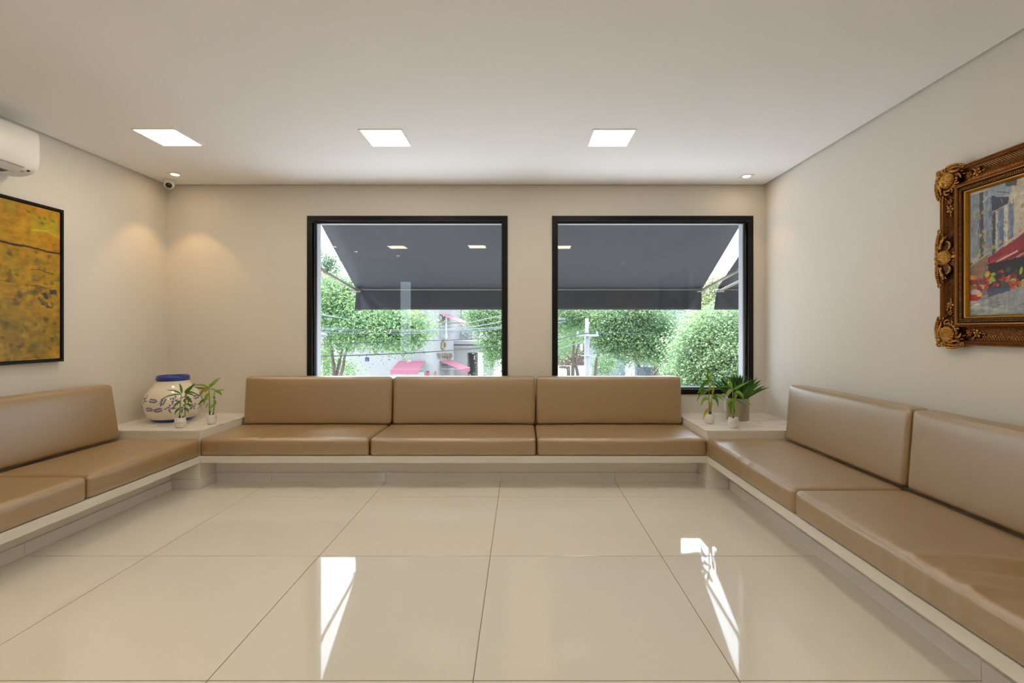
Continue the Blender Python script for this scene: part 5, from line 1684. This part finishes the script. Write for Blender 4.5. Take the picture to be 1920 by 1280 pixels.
tree('street_tree', 'tree with forked bare trunks beside the concrete pole', (P(1075, 700, d + 1.5).x, d + 1.5, GROUND),
     [([(P(1070, 790, d+1.5).x, d+1.5, GROUND), P(1066, 706, d+1.5), P(1064, 690, d+1.5), P(1048, 688, d+1.5)], 0.065, 0.035),
      ([P(1076, 790, d+1.5), P(1074, 700, d+1.5), P(1076, 640, d+1.5)], 0.065, 0.04),
      ([P(1086, 790, d+1.5), P(1083, 700, d+1.5), P(1072, 678, d+1.5), P(1058, 660, d+1.5)], 0.06, 0.03),
      ([P(1081, 690, d+1.5), P(1080, 670, d+1.5), P(1085, 645, d+1.5)], 0.045, 0.025),
      ([P(1114, 790, d+1.8), P(1117, 690, d+1.8), P(1122, 665, d+1.8), P(1132, 645, d+1.8)], 0.06, 0.035)],
     [blob(1050, 590, d, 34), blob(1080, 585, d, 34), blob(1050, 625, d, 18, 1.2), blob(1048, 665, d, 14), blob(1075, 620, d+2, 34), blob(1120, 590, d, 40), blob(1092, 600, d + .6, 26), blob(1060, 650, d+3, 24), blob(1128, 690, d+4, 24), blob(1140, 675, d + 4, 20), blob(1046, 690, d, 8)],
     7500, 0.12, DEEP, 4)
d = 13.0
tree('street_tree', 'broad hanging tree crown behind the concrete pole', (P(1235, 700, d + 1).x, d + 1, GROUND),
     [([(P(1232, 790, d+1).x, d+1, GROUND), P(1230, 700, d+1), P(1226, 660, d+1), P(1200, 600, d+1)], 0.10, 0.05),
      ([P(1224, 708, d+.5), P(1236, 690, d+.5), P(1250, 672, d+.5)], 0.05, 0.03),
      ([P(1200, 690, d), P(1190, 672, d), P(1178, 665, d)], 0.035, 0.02)],
     [blob(1130, 600, d, 34), blob(1165, 595, d, 38), blob(1200, 600, d, 40), blob(1240, 600, d, 40), blob(1135, 630, d, 28), blob(1165, 630, d, 30), blob(1190, 650, d, 30), blob(1215, 640, d, 34), blob(1240, 645, d, 34), blob(1128, 650, d, 16), blob(1150, 655, d, 18), blob(1185, 672, d, 16), blob(1178, 700, d - .5, 13), blob(1165, 686, d - .5, 9), blob(1222, 665, d, 24), blob(1250, 670, d, 22)],
     15000, 0.125, DEEP, 5)
d = 8.6
tree('street_tree', 'bright fresh green tree filling the corner of the plant side window', (P(1400, 700, d).x, d, GROUND),
     [([(P(1420, 900, d).x, d, GROUND), P(1400, 760, d), P(1370, 690, d), P(1340, 640, d)], 0.12, 0.03),
      ([P(1345, 632, d - .3), P(1336, 636, d - .3), P(1328, 628, d - .3)], 0.015, 0.006),
      ([P(1370, 700, d - .3), P(1350, 700, d - .5), P(1338, 697, d - .6)], 0.02, 0.01)],
     [blob(1290, 640, d, 34), blob(1320, 620, d, 38), blob(1360, 610, d, 44), blob(1395, 600, d, 46), blob(1285, 680, d, 36), blob(1320, 670, d - .2, 40), blob(1360, 660, d - .3, 44), blob(1400, 660, d - .2, 50), blob(1300, 712, d - .2, 36), blob(1340, 712, d - .4, 42), blob(1380, 715, d - .3, 46), blob(1268, 705, d, 22), blob(1262, 690, d, 14), blob(1310, 600, d + .3, 24), blob(1330, 592, d+.5, 26), blob(1340, 740, d, 40), blob(1290, 735, d, 30), blob(1385, 745, d, 50)],
     14000, 0.105, FRESH, 6)
d = 19
tree('street_tree', 'tall olive tree rising in the gap between the two charcoal awnings', (P(1335, 700, d).x, d, GROUND),
     [([(P(1340, 780, d).x, d, GROUND), P(1338, 640, d), P(1335, 560, d)], 0.2, 0.05)],
     [blob(1330, 545, d, 26), blob(1350, 530, d, 24), blob(1315, 560, d, 24), blob(1330, 580, d, 34), blob(1370, 540, d, 34), blob(1300, 590, d, 34), blob(1345, 512, d, 12), blob(1332, 520, d, 12), blob(1360, 570, d, 40), blob(1395, 520, d, 34), blob(1395, 560, d, 40)],
     6000, 0.16, [((140, 160, 104), 4), ((164, 176, 116), 3), ((118, 140, 90), 3), ((178, 140, 110), 1)], 7)
